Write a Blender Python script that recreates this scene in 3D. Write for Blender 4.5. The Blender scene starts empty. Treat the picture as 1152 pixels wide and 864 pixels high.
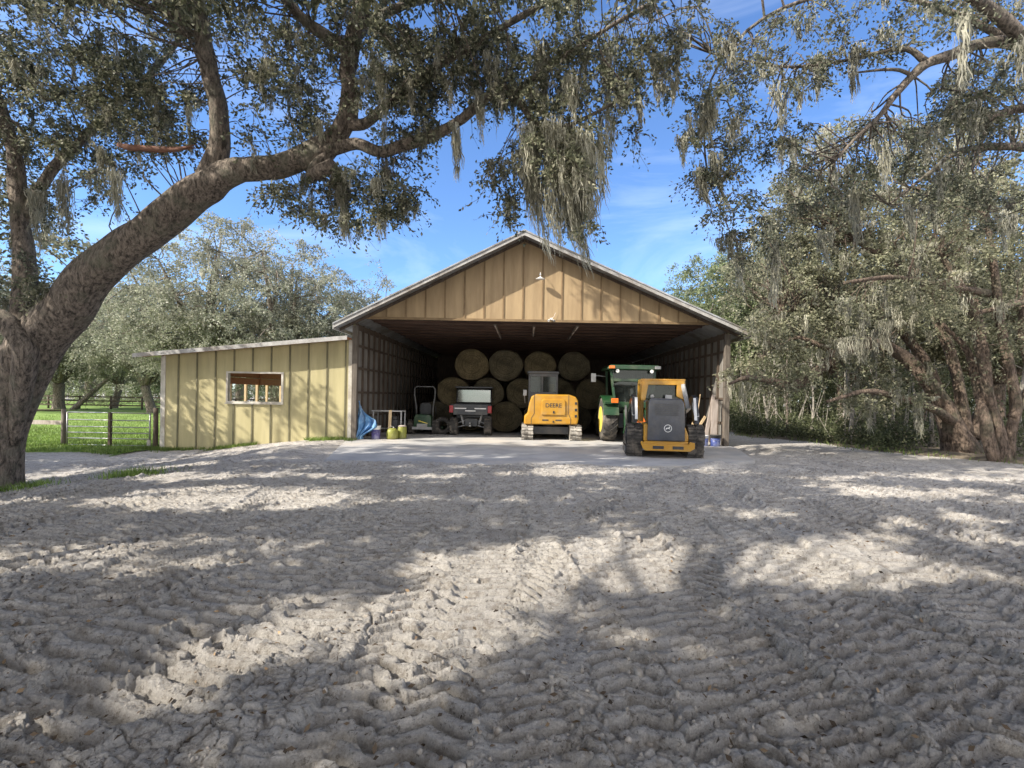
import bpy, bmesh, math, random
import numpy as np
from mathutils import Vector, Matrix, Euler

random.seed(7)
RNG = np.random.default_rng(11)
PI = math.pi
scene = bpy.context.scene
COL = scene.collection

# ------------------------------------------------------------------ camera numbers
F_PX, VPX, VPY, ROLL, CAMZ = 550.0, 593.0, 446.0, math.radians(1.0), 1.55
CR, SR = math.cos(ROLL), math.sin(ROLL)
def W(px, py, Y):
    """a point of the photograph at the distance Y in front of the camera"""
    u, v = px - VPX, VPY - py
    uu, vv = u * CR - v * SR, u * SR + v * CR
    return Vector((uu / F_PX * Y, Y, CAMZ + vv / F_PX * Y))

# ------------------------------------------------------------------ helpers: tags
def tag(o, label=None, cat=None, group=None, kind=None):
    if label: o['label'] = label
    if cat: o['category'] = cat
    if group: o['group'] = group
    if kind: o['kind'] = kind
    return o
def thing(name, label, cat, loc=(0, 0, 0), rotz=0.0, group=None):
    o = bpy.data.objects.new(name, None); COL.objects.link(o)
    o.empty_display_size = 0.2
    o.location = loc; o.rotation_euler = (0, 0, rotz)
    return tag(o, label, cat, group)
def copy_tree(o, parent=None):
    c = o.copy(); COL.objects.link(c); c.parent = parent
    for ch in list(o.children): copy_tree(ch, c)
    return c

# ------------------------------------------------------------------ helpers: materials
def newmat(name):
    m = bpy.data.materials.new(name); m.use_nodes = True
    nt = m.node_tree; b = nt.nodes['Principled BSDF']
    return m, nt, b
def ramp(nt, stops):
    r = nt.nodes.new('ShaderNodeValToRGB')
    el = r.color_ramp.elements
    while len(el) > 2: el.remove(el[-1])
    el[0].position, el[0].color = stops[0][0], (*stops[0][1], 1)
    el[1].position, el[1].color = stops[-1][0], (*stops[-1][1], 1)
    for p, c in stops[1:-1]:
        e = el.new(p); e.color = (*c, 1)
    return r
def coords(nt, kind='Object', scale=(1, 1, 1)):
    tc = nt.nodes.new('ShaderNodeTexCoord'); mp = nt.nodes.new('ShaderNodeMapping')
    nt.links.new(tc.outputs[kind], mp.inputs[0]); mp.inputs['Scale'].default_value = scale
    return mp.outputs[0]
def noise(nt, vec, scale, detail=6, rough=0.6, dist=0.0):
    n = nt.nodes.new('ShaderNodeTexNoise')
    n.inputs['Scale'].default_value = scale; n.inputs['Detail'].default_value = detail
    n.inputs['Roughness'].default_value = rough; n.inputs['Distortion'].default_value = dist
    nt.links.new(vec, n.inputs['Vector']); return n.outputs['Fac']
def mixc(nt, fac, a, b):
    m = nt.nodes.new('ShaderNodeMix'); m.data_type = 'RGBA'
    for sock, v in ((m.inputs[0], fac), (m.inputs[6], a), (m.inputs[7], b)):
        if isinstance(v, bpy.types.NodeSocket): nt.links.new(v, sock)
        elif isinstance(v, (int, float)): sock.default_value = v
        else: sock.default_value = (*v, 1)
    return m.outputs[2]
def bump(nt, b, h, strength=0.4, dist=0.02):
    n = nt.nodes.new('ShaderNodeBump'); n.inputs['Strength'].default_value = strength
    n.inputs['Distance'].default_value = dist
    nt.links.new(h, n.inputs['Height']); nt.links.new(n.outputs[0], b.inputs['Normal'])
def mat_noise(name, c1, c2, scale=4, rough=0.8, bstr=0.2, bdist=0.01, stretch=(1, 1, 1), lo=0.35, hi=0.65, metallic=0.0, coat=0.0, dirt=None, kind='Object', fine=8):
    m, nt, b = newmat(name)
    v = coords(nt, kind, stretch)
    f = noise(nt, v, scale, 7, 0.62)
    r = ramp(nt, [(lo, c1), (hi, c2)]); nt.links.new(f, r.inputs[0])
    col = r.outputs[0]
    if dirt:
        f2 = noise(nt, v, scale * 0.37, 8, 0.7)
        r2 = ramp(nt, [(0.48, (0, 0, 0)), (0.62, (1, 1, 1))]); nt.links.new(f2, r2.inputs[0])
        mm = nt.nodes.new('ShaderNodeMath'); mm.operation = 'MULTIPLY'; mm.inputs[1].default_value = dirt[1]
        nt.links.new(r2.outputs[0], mm.inputs[0])
        col = mixc(nt, mm.outputs[0], col, dirt[0])
    nt.links.new(col, b.inputs['Base Color'])
    b.inputs['Roughness'].default_value = rough; b.inputs['Metallic'].default_value = metallic
    if coat: b.inputs['Coat Weight'].default_value = coat; b.inputs['Coat Roughness'].default_value = 0.15
    if bstr: bump(nt, b, noise(nt, v, scale * fine, 5, 0.7), bstr, bdist)
    return m
def mat_leaf(name, stops, transl=0.35, rough=0.55):
    m, nt, b = newmat(name)
    g = nt.nodes.new('ShaderNodeNewGeometry')
    r = ramp(nt, stops); nt.links.new(g.outputs['Random Per Island'], r.inputs[0])
    v = coords(nt, 'Object')
    f = noise(nt, v, 0.8, 3, 0.6)
    mr = nt.nodes.new('ShaderNodeMapRange'); mr.inputs[1].default_value = 0.3; mr.inputs[2].default_value = 0.7
    mr.inputs[3].default_value = 0.5; mr.inputs[4].default_value = 1.5; nt.links.new(f, mr.inputs[0])
    mu = nt.nodes.new('ShaderNodeVectorMath'); mu.operation = 'SCALE'
    nt.links.new(r.outputs[0], mu.inputs[0]); nt.links.new(mr.outputs[0], mu.inputs['Scale'])
    nt.links.new(mu.outputs[0], b.inputs['Base Color'])
    b.inputs['Roughness'].default_value = rough
    b.inputs['Specular IOR Level'].default_value = 0.35
    t = nt.nodes.new('ShaderNodeBsdfTranslucent'); nt.links.new(mu.outputs[0], t.inputs[0])
    mx = nt.nodes.new('ShaderNodeMixShader'); mx.inputs[0].default_value = transl
    nt.links.new(b.outputs[0], mx.inputs[1]); nt.links.new(t.outputs[0], mx.inputs[2])
    nt.links.new(mx.outputs[0], nt.nodes['Material Output'].inputs[0])
    return m

# ------------------------------------------------------------------ helpers: meshes
def mesh_np(name, V, Q, mats, parent=None, smooth=False, T=None, midx=None):
    """V (n,3), Q (m,4) quads, T (k,3) triangles"""
    V = np.asarray(V, np.float32)
    me = bpy.data.meshes.new(name)
    Q = np.zeros((0, 4), np.int32) if Q is None else np.asarray(Q, np.int32)
    T = np.zeros((0, 3), np.int32) if T is None else np.asarray(T, np.int32)
    me.vertices.add(len(V)); me.vertices.foreach_set('co', V.ravel())
    nl = Q.size + T.size
    me.loops.add(nl); me.loops.foreach_set('vertex_index', np.concatenate([Q.ravel(), T.ravel()]))
    me.polygons.add(len(Q) + len(T))
    st = np.concatenate([np.arange(len(Q)) * 4, Q.size + np.arange(len(T)) * 3]).astype(np.int32)
    me.polygons.foreach_set('loop_start', st)
    if smooth: me.polygons.foreach_set('use_smooth', np.ones(len(st), bool))
    for m in (mats if isinstance(mats, (list, tuple)) else [mats]): me.materials.append(m)
    if midx is not None: me.polygons.foreach_set('material_index', np.asarray(midx, np.int32))
    me.update(calc_edges=True)
    o = bpy.data.objects.new(name, me); COL.objects.link(o)
    if parent: o.parent = parent
    return o

class MB:
    def __init__(s, org=(0, 0, 0)):
        s.v = []; s.f = []; s.m = []; s.mi = 0; s.sm = []; s.org = Vector(org)
    def add(s, vs, fs, smooth=False):
        b = len(s.v); s.v += [Vector(p) for p in vs]
        for f in fs: s.f.append([b + i for i in f]); s.m.append(s.mi); s.sm.append(smooth)
    def box(s, x0, x1, y0, y1, z0, z1, M=None):
        p = [Vector(c) for c in ((x0,y0,z0),(x1,y0,z0),(x1,y1,z0),(x0,y1,z0),(x0,y0,z1),(x1,y0,z1),(x1,y1,z1),(x0,y1,z1))]
        if M: p = [M @ q for q in p]
        s.add(p, [(0,3,2,1),(4,5,6,7),(0,1,5,4),(1,2,6,5),(2,3,7,6),(3,0,4,7)])
    def prism(s, poly, axis, a, b):
        """poly of 2-D points; axis 'x','y','z' is the extrusion axis"""
        def P(p, t):
            return (t, p[0], p[1]) if axis == 'x' else (p[0], t, p[1]) if axis == 'y' else (p[0], p[1], t)
        n = len(poly); vs = [P(p, a) for p in poly] + [P(p, b) for p in poly]
        fs = [tuple(range(n)), tuple(range(2*n-1, n-1, -1))] + [(i, n+i, n+(i+1) % n, (i+1) % n) for i in range(n)]
        s.add(vs, fs)
    def bar(s, a, b, w, h=None, up=(0, 0, 1)):
        a, b = Vector(a), Vector(b); h = h or w
        d = (b-a).normalized(); u = Vector(up)
        if abs(d.dot(u)) > 0.98: u = Vector((1, 0, 0))
        r = d.cross(u).normalized(); u = r.cross(d)
        vs = []
        for c in (a, b):
            for sx, sz in ((-1,-1),(1,-1),(1,1),(-1,1)): vs.append(c + r*sx*w/2 + u*sz*h/2)
        s.add(vs, [(0,1,2,3),(7,6,5,4),(0,4,5,1),(1,5,6,2),(2,6,7,3),(3,7,4,0)])
    def tube(s, pts, rad, n=8, cap=True):
        pts = [Vector(p) for p in pts]; k = len(pts)
        rad = rad if isinstance(rad, (list, tuple)) else [rad]*k
        u = None; vs = []
        for i in range(k):
            d = (pts[min(i+1, k-1)] - pts[max(i-1, 0)]).normalized()
            if u is None:
                u = d.orthogonal().normalized()
            u = (u - d*u.dot(d)); u = u.normalized() if u.length > 1e-6 else d.orthogonal().normalized()
            w = d.cross(u)
            for j in range(n):
                a = 2*PI*j/n; vs.append(pts[i] + (u*math.cos(a) + w*math.sin(a))*rad[i])
        fs = [(i*n+j, i*n+(j+1) % n, (i+1)*n+(j+1) % n, (i+1)*n+j) for i in range(k-1) for j in range(n)]
        b = len(s.v); s.add(vs, fs, True)
        if cap:
            s.f.append([b + j for j in range(n-1, -1, -1)]); s.m.append(s.mi); s.sm.append(False)
            s.f.append([b + (k-1)*n + j for j in range(n)]); s.m.append(s.mi); s.sm.append(False)
    def lathe(s, prof, c, axis='z', n=20):
        """prof: (radius, height) along axis through c; closed by caps when radius > 0 at the ends"""
        c = Vector(c); vs = []
        for r, h in prof:
            for j in range(n):
                a = 2*PI*j/n; p, q = r*math.cos(a), r*math.sin(a)
                vs.append(c + (Vector((p, q, h)) if axis == 'z' else Vector((p, h, q)) if axis == 'y' else Vector((h, p, q))))
        k = len(prof)
        fs = [(i*n+j, i*n+(j+1) % n, (i+1)*n+(j+1) % n, (i+1)*n+j) for i in range(k-1) for j in range(n)]
        b = len(s.v); s.add(vs, fs, True)
        s.f.append([b + j for j in range(n-1, -1, -1)]); s.m.append(s.mi); s.sm.append(False)
        s.f.append([b + (k-1)*n + j for j in range(n)]); s.m.append(s.mi); s.sm.append(False)
    def build(s, name, mats, parent=None, bevel=0.0, seg=2):
        me = bpy.data.meshes.new(name)
        me.from_pydata([tuple(v - s.org) for v in s.v], [], s.f)
        for m in (mats if isinstance(mats, (list, tuple)) else [mats]): me.materials.append(m)
        me.polygons.foreach_set('material_index', s.m); me.polygons.foreach_set('use_smooth', s.sm)
        bm = bmesh.new(); bm.from_mesh(me); bmesh.ops.recalc_face_normals(bm, faces=bm.faces); bm.to_mesh(me); bm.free()
        o = bpy.data.objects.new(name, me); COL.objects.link(o)
        if parent: o.parent = parent
        if bevel:
            md = o.modifiers.new('bevel', 'BEVEL'); md.width = bevel; md.segments = seg; md.limit_method = 'ANGLE'; md.angle_limit = math.radians(40)
        return o
def text_mesh(name, s, size, mat, parent, loc, rot, extrude=0.004, offset=0.0):
    cu = bpy.data.curves.new(name, 'FONT'); cu.body = s; cu.size = size; cu.extrude = extrude; cu.offset = offset
    cu.align_x = 'CENTER'; cu.align_y = 'CENTER'
    o = bpy.data.objects.new(name + '_tmp', cu); COL.objects.link(o)
    bpy.context.view_layer.update()
    me = bpy.data.meshes.new_from_object(o.evaluated_get(bpy.context.evaluated_depsgraph_get()))
    bpy.data.objects.remove(o)
    me.name = name; me.materials.clear(); me.materials.append(mat)
    r = bpy.data.objects.new(name, me); COL.objects.link(r); r.parent = parent
    r.location = loc; r.rotation_euler = rot
    return r

# ------------------------------------------------------------------ numpy noise
TAB = RNG.random((256, 256)).astype(np.float64)
TABX = RNG.random((256, 256)); TABY = RNG.random((256, 256))
def vnoise(x, y):
    xi = np.floor(x).astype(int); yi = np.floor(y).astype(int); fx = x - xi; fy = y - yi
    fx = fx*fx*(3-2*fx); fy = fy*fy*(3-2*fy)
    a = TAB[xi & 255, yi & 255]; b = TAB[(xi+1) & 255, yi & 255]; c = TAB[xi & 255, (yi+1) & 255]; d = TAB[(xi+1) & 255, (yi+1) & 255]
    return (a*(1-fx)+b*fx)*(1-fy) + (c*(1-fx)+d*fx)*fy
def fbm(x, y, o=4, g=0.5):
    s = 0; a = 1; t = 0
    for i in range(o):
        s = s + a*vnoise(x*2**i + 17.3*i, y*2**i + 9.1*i); t += a; a *= g
    return s/t
def cellid(x, y):
    xi = np.floor(x).astype(int); yi = np.floor(y).astype(int)
    d1 = np.full(x.shape, 9.0); d2 = np.full(x.shape, 9.0); idv = np.zeros(x.shape); tx = np.zeros(x.shape); ty = np.zeros(x.shape)
    for i in (-1, 0, 1):
        for j in (-1, 0, 1):
            a, b = TABX[(xi+i) & 255, (yi+j) & 255], TABY[(xi+i) & 255, (yi+j) & 255]
            dx, dy = xi+i+a-x, yi+j+b-y; d = np.hypot(dx, dy); c = d < d1
            d2 = np.where(c, d1, np.minimum(d2, d)); d1 = np.where(c, d, d1)
            idv = np.where(c, TAB[(xi+i) & 255, (yi+j) & 255], idv); tx = np.where(c, dx*(a-0.5)+dy*(b-0.5), tx)
    return d1, d2, idv, tx
def cell(x, y):
    xi = np.floor(x).astype(int); yi = np.floor(y).astype(int)
    d1 = np.full(x.shape, 9.0); d2 = np.full(x.shape, 9.0)
    for i in (-1, 0, 1):
        for j in (-1, 0, 1):
            px = xi+i+TABX[(xi+i) & 255, (yi+j) & 255]; py = yi+j+TABY[(xi+i) & 255, (yi+j) & 255]
            d = np.hypot(px-x, py-y)
            d2 = np.minimum(d2, np.maximum(d1, d)); d1 = np.minimum(d1, d)
    return d1, d2
def sstep(a, b, x):
    t = np.clip((x-a)/(b-a), 0, 1); return t*t*(3-2*t)

# ------------------------------------------------------------------ materials
def mat_ground():
    m, nt, b = newmat('sandy_dirt')
    v = coords(nt, 'Object')
    f1 = noise(nt, v, 0.55, 5, 0.6); r1 = ramp(nt, [(0.3, (0.455, 0.425, 0.385)), (0.7, (0.62, 0.585, 0.535))]); nt.links.new(f1, r1.inputs[0])
    f2 = noise(nt, v, 9, 8, 0.78); r2 = ramp(nt, [(0.50, (0, 0, 0)), (0.60, (1, 1, 1))]); nt.links.new(f2, r2.inputs[0])
    mm = nt.nodes.new('ShaderNodeMath'); mm.operation = 'MULTIPLY'; mm.inputs[1].default_value = 0.6; nt.links.new(r2.outputs[0], mm.inputs[0])
    c = mixc(nt, mm.outputs[0], r1.outputs[0], (0.24, 0.205, 0.165))
    f3 = noise(nt, v, 30, 6, 0.75); r3 = ramp(nt, [(0.57, (0, 0, 0)), (0.62, (1, 1, 1))]); nt.links.new(f3, r3.inputs[0])
    m3 = nt.nodes.new('ShaderNodeMath'); m3.operation = 'MULTIPLY'; m3.inputs[1].default_value = 0.6; nt.links.new(r3.outputs[0], m3.inputs[0])
    c = mixc(nt, m3.outputs[0], c, (0.055, 0.045, 0.035))
    f6 = noise(nt, v, 95, 4, 0.7); r6 = ramp(nt, [(0.35, (0.80, 0.80, 0.80)), (0.68, (1.18, 1.18, 1.18))]); nt.links.new(f6, r6.inputs[0])
    mg = nt.nodes.new('ShaderNodeMix'); mg.data_type = 'RGBA'; mg.blend_type = 'MULTIPLY'; mg.inputs[0].default_value = 1; nt.links.new(c, mg.inputs[6]); nt.links.new(r6.outputs[0], mg.inputs[7]); c = mg.outputs[2]
    f4 = noise(nt, coords(nt, 'Object', (0.7, 2.6, 1)), 2.4, 9, 0.78, 0.6); r5 = ramp(nt, [(0.50, (0, 0, 0)), (0.60, (1, 1, 1))]); nt.links.new(f4, r5.inputs[0])
    m5 = nt.nodes.new('ShaderNodeMath'); m5.operation = 'MULTIPLY'; m5.inputs[1].default_value = 0.30; nt.links.new(r5.outputs[0], m5.inputs[0])
    c = mixc(nt, m5.outputs[0], c, (0.17, 0.145, 0.12))
    nt.links.new(c, b.inputs['Base Color']); b.inputs['Roughness'].default_value = 0.95
    b.inputs['Specular IOR Level'].default_value = 0.2
    bump(nt, b, noise(nt, v, 26, 9, 0.82), 1.0, 0.045)
    return m
M_GROUND = mat_ground()
M_GRASSBED = mat_noise('paddock_turf', (0.13, 0.21, 0.035), (0.21, 0.31, 0.065), 0.6, 0.95, 0.6, 0.03, fine=30)
M_LITTER = mat_noise('leaf_litter', (0.09, 0.072, 0.05), (0.24, 0.195, 0.135), 2.2, 0.95, 0.8, 0.04)
M_CONC = mat_noise('worn_concrete', (0.31, 0.31, 0.31), (0.47, 0.46, 0.44), 1.1, 0.85, 0.25, 0.01, dirt=((0.50, 0.455, 0.395), 0.75))
M_BARK = None
def mat_bark(name, c1, c2, moss):
    m, nt, b = newmat(name)
    v = coords(nt, 'Object', (1, 1, 0.35))
    f = noise(nt, v, 17, 9, 0.75, 0.5); r = ramp(nt, [(0.40, c1), (0.60, c2)]); nt.links.new(f, r.inputs[0])
    f2 = noise(nt, coords(nt, 'Object'), 1.6, 6, 0.7); r2 = ramp(nt, [(0.5, (0, 0, 0)), (0.62, (1, 1, 1))]); nt.links.new(f2, r2.inputs[0])
    mm = nt.nodes.new('ShaderNodeMath'); mm.operation = 'MULTIPLY'; mm.inputs[1].default_value = 0.6; nt.links.new(r2.outputs[0], mm.inputs[0])
    c = mixc(nt, mm.outputs[0], r.outputs[0], moss)
    nt.links.new(c, b.inputs['Base Color']); b.inputs['Roughness'].default_value = 0.95
    bump(nt, b, noise(nt, v, 19, 9, 0.75, 0.6), 1.0, 0.10)
    return m
M_BARK = mat_bark('oak_bark', (0.05, 0.04, 0.032), (0.34, 0.28, 0.225), (0.17, 0.17, 0.12))
M_BARKL = mat_bark('pale_bark', (0.06, 0.042, 0.03), (0.27, 0.20, 0.15), (0.11, 0.11, 0.07))
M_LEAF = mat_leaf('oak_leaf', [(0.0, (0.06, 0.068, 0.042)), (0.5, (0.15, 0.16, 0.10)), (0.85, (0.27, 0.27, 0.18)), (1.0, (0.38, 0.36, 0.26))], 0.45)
M_LEAF_R = mat_leaf('olive_oak_leaf', [(0.0, (0.11, 0.115, 0.07)), (0.5, (0.22, 0.225, 0.14)), (0.85, (0.31, 0.305, 0.20)), (1.0, (0.40, 0.37, 0.26))], 0.42)  # grey-olive leaf tones, picked at random for each leaf
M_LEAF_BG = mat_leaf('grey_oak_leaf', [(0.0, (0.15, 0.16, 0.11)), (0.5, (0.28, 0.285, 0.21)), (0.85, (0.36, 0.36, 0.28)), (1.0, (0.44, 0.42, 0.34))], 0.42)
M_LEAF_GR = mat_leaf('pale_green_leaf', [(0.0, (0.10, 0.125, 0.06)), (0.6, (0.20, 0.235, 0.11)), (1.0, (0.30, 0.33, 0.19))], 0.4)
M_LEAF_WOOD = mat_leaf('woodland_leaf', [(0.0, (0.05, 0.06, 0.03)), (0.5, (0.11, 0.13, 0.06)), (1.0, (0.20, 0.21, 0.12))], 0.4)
M_MOSS = mat_leaf('spanish_moss', [(0.0, (0.22, 0.215, 0.165)), (0.5, (0.38, 0.37, 0.29)), (1.0, (0.52, 0.50, 0.41))], 0.4, 0.9)
M_GRASS = mat_leaf('grass_blade', [(0.0, (0.09, 0.14, 0.025)), (0.6, (0.17, 0.26, 0.05)), (1.0, (0.28, 0.34, 0.10))], 0.35)
M_DEAD = mat_leaf('dead_leaf', [(0.0, (0.05, 0.036, 0.024)), (0.7, (0.13, 0.09, 0.055)), (1.0, (0.30, 0.21, 0.12))], 0.1, 0.8)
M_CLOD = mat_noise('soil_clod', (0.16, 0.135, 0.11), (0.42, 0.385, 0.335), 14, 0.95, 0.6, 0.01)
M_TAN = mat_noise('tan_siding', (0.33, 0.235, 0.13), (0.42, 0.305, 0.17), 1.5, 0.8, 0.15, 0.004, (3, 3, 0.35), dirt=((0.24, 0.165, 0.09), 0.5), kind='Object')
M_TANB = mat_noise('brown_batten', (0.18, 0.12, 0.06), (0.25, 0.17, 0.09), 3, 0.85, 0.2, 0.004)
M_YEL = mat_noise('yellow_siding', (0.41, 0.36, 0.185), (0.50, 0.44, 0.24), 1.2, 0.75, 0.12, 0.004, (3, 3, 0.35), dirt=((0.30, 0.265, 0.15), 0.5))
M_YELB = mat_noise('olive_batten', (0.13, 0.12, 0.07), (0.20, 0.18, 0.10), 3, 0.85, 0.2, 0.004)
M_TRIM = mat_noise('weathered_white_trim', (0.46, 0.43, 0.36), (0.60, 0.57, 0.50), 5, 0.8, 0.2, 0.004, dirt=((0.28, 0.22, 0.16), 0.5))
M_FASCIA = mat_noise('grey_fascia', (0.30, 0.29, 0.275), (0.46, 0.45, 0.43), 3.5, 0.75, 0.25, 0.006, dirt=((0.16, 0.12, 0.085), 0.7))
M_METAL = mat_noise('galvanised_roof', (0.33, 0.34, 0.35), (0.50, 0.51, 0.52), 2.5, 0.45, 0.1, 0.004, metallic=0.5, dirt=((0.20, 0.17, 0.13), 0.8))
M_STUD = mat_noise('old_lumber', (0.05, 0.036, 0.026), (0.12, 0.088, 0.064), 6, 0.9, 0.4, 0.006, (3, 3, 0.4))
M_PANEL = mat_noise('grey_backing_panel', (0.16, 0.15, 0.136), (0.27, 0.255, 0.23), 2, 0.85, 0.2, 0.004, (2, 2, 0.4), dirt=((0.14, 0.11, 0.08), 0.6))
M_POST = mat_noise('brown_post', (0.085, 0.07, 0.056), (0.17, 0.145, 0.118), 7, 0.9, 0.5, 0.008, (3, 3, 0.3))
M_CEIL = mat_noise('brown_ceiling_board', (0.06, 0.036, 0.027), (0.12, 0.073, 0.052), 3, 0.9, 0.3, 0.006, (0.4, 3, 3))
M_RED = mat_noise('reddish_lumber', (0.26, 0.10, 0.045), (0.38, 0.16, 0.07), 5, 0.8, 0.3, 0.006, (0.4, 3, 3))
M_BROKEN = mat_noise('torn_heartwood', (0.10, 0.05, 0.035), (0.24, 0.115, 0.075), 9, 0.9, 0.6, 0.02, (0.4, 3, 3))
M_PINE = mat_noise('new_pine', (0.55, 0.40, 0.22), (0.68, 0.52, 0.32), 6, 0.8, 0.3, 0.006, (3, 3, 0.4))
M_CYEL = mat_noise('construction_yellow', (0.42, 0.20, 0.010), (0.50, 0.26, 0.016), 3, 0.38, 0.05, 0.002, coat=0.3, dirt=((0.42, 0.28, 0.12), 0.55))
M_BLACK = mat_noise('black_paint', (0.012, 0.013, 0.016), (0.03, 0.032, 0.036), 4, 0.35, 0.05, 0.002, coat=0.3, dirt=((0.10, 0.09, 0.075), 0.6))
M_DOOR = mat_noise('dusty_black_door', (0.02, 0.024, 0.034), (0.045, 0.052, 0.07), 3, 0.28, 0.06, 0.003, coat=0.6, dirt=((0.085, 0.08, 0.075), 0.7))
M_RUB = mat_noise('dusty_rubber', (0.03, 0.028, 0.026), (0.075, 0.068, 0.06), 9, 0.9, 0.5, 0.004, dirt=((0.22, 0.19, 0.155), 0.7))
M_RUBD = mat_noise('mud_caked_track', (0.26, 0.24, 0.21), (0.44, 0.41, 0.36), 8, 0.95, 0.6, 0.006, dirt=((0.08, 0.07, 0.06), 0.8))
M_GREEN = mat_noise('tractor_green', (0.008, 0.042, 0.014), (0.014, 0.06, 0.02), 4, 0.4, 0.05, 0.002, coat=0.3, dirt=((0.12, 0.13, 0.08), 0.5))
M_RIM = mat_noise('rim_yellow', (0.72, 0.55, 0.06), (0.80, 0.64, 0.10), 4, 0.45, 0.05, 0.002, dirt=((0.50, 0.42, 0.22), 0.6))
M_STEEL = mat_noise('bare_steel', (0.26, 0.26, 0.25), (0.40, 0.40, 0.39), 6, 0.4, 0.1, 0.002, metallic=0.7, dirt=((0.25, 0.2, 0.15), 0.5))
M_GREY = mat_noise('grey_paint', (0.30, 0.30, 0.30), (0.44, 0.44, 0.43), 5, 0.5, 0.1, 0.002, dirt=((0.22, 0.19, 0.15), 0.6))
M_STEELD = mat_noise('dark_grey_tube', (0.09, 0.092, 0.09), (0.16, 0.16, 0.155), 5, 0.5, 0.1, 0.002)
M_WHITE = mat_noise('white_paint', (0.70, 0.70, 0.68), (0.80, 0.80, 0.78), 5, 0.5, 0.05, 0.002, dirt=((0.5, 0.46, 0.4), 0.4))
M_ORANGE = mat_noise('orange_lens', (0.70, 0.14, 0.02), (0.80, 0.20, 0.03), 5, 0.25, 0)
M_REDL = mat_noise('red_lens', (0.28, 0.015, 0.02), (0.36, 0.025, 0.03), 5, 0.2, 0)
M_SEAT = mat_noise('black_vinyl', (0.025, 0.025, 0.025), (0.05, 0.05, 0.05), 9, 0.55, 0.2, 0.003)
M_BLUE = mat_noise('blue_tarp', (0.03, 0.13, 0.34), (0.16, 0.36, 0.60), 3.2, 0.5, 0.5, 0.02, dirt=((0.42, 0.52, 0.58), 0.6))
M_PURP = mat_noise('purple_label', (0.07, 0.055, 0.19), (0.12, 0.10, 0.26), 7, 0.5, 0, dirt=((0.5, 0.5, 0.6), 0.5))
M_LIME = mat_noise('lime_plastic', (0.19, 0.20, 0.03), (0.25, 0.26, 0.05), 6, 0.5, 0, dirt=((0.30, 0.28, 0.12), 0.5))
M_BLUEP = mat_noise('blue_plastic', (0.03, 0.05, 0.18), (0.06, 0.085, 0.26), 6, 0.45, 0, dirt=((0.4, 0.42, 0.5), 0.4))
M_BOARD = mat_noise('weathered_board', (0.33, 0.27, 0.23), (0.52, 0.45, 0.40), 5, 0.9, 0.3, 0.004, (3, 3, 0.4))
def mat_glass(name, tint, gl):
    m, nt, b = newmat(name)
    b.inputs['Base Color'].default_value = (*tint, 1); b.inputs['Roughness'].default_value = 0.6
    g = nt.nodes.new('ShaderNodeBsdfGlossy'); g.inputs['Roughness'].default_value = 0.06; g.inputs['Color'].default_value = (0.85, 0.9, 0.88, 1)
    t = nt.nodes.new('ShaderNodeBsdfTransparent'); t.inputs[0].default_value = (0.35, 0.4, 0.37, 1)
    f = noise(nt, coords(nt), 2.5, 5, 0.7); r = ramp(nt, [(0.35, (0.04,)*3), (0.75, (0.26,)*3)]); nt.links.new(f, r.inputs[0])
    m1 = nt.nodes.new('ShaderNodeMixShader'); nt.links.new(r.outputs[0], m1.inputs[0]); nt.links.new(t.outputs[0], m1.inputs[1]); nt.links.new(b.outputs[0], m1.inputs[2])
    m2 = nt.nodes.new('ShaderNodeMixShader'); m2.inputs[0].default_value = gl; nt.links.new(m1.outputs[0], m2.inputs[1]); nt.links.new(g.outputs[0], m2.inputs[2])
    nt.links.new(m2.outputs[0], nt.nodes['Material Output'].inputs[0])
    return m
M_GLASS = mat_glass('dusty_tinted_glass', (0.07, 0.085, 0.078), 0.035)
M_GLASSU = mat_glass('cream_reflection_glass', (0.30, 0.27, 0.21), 0.22)  # cream tint and high gloss stand in for the bright outdoor reflection
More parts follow.
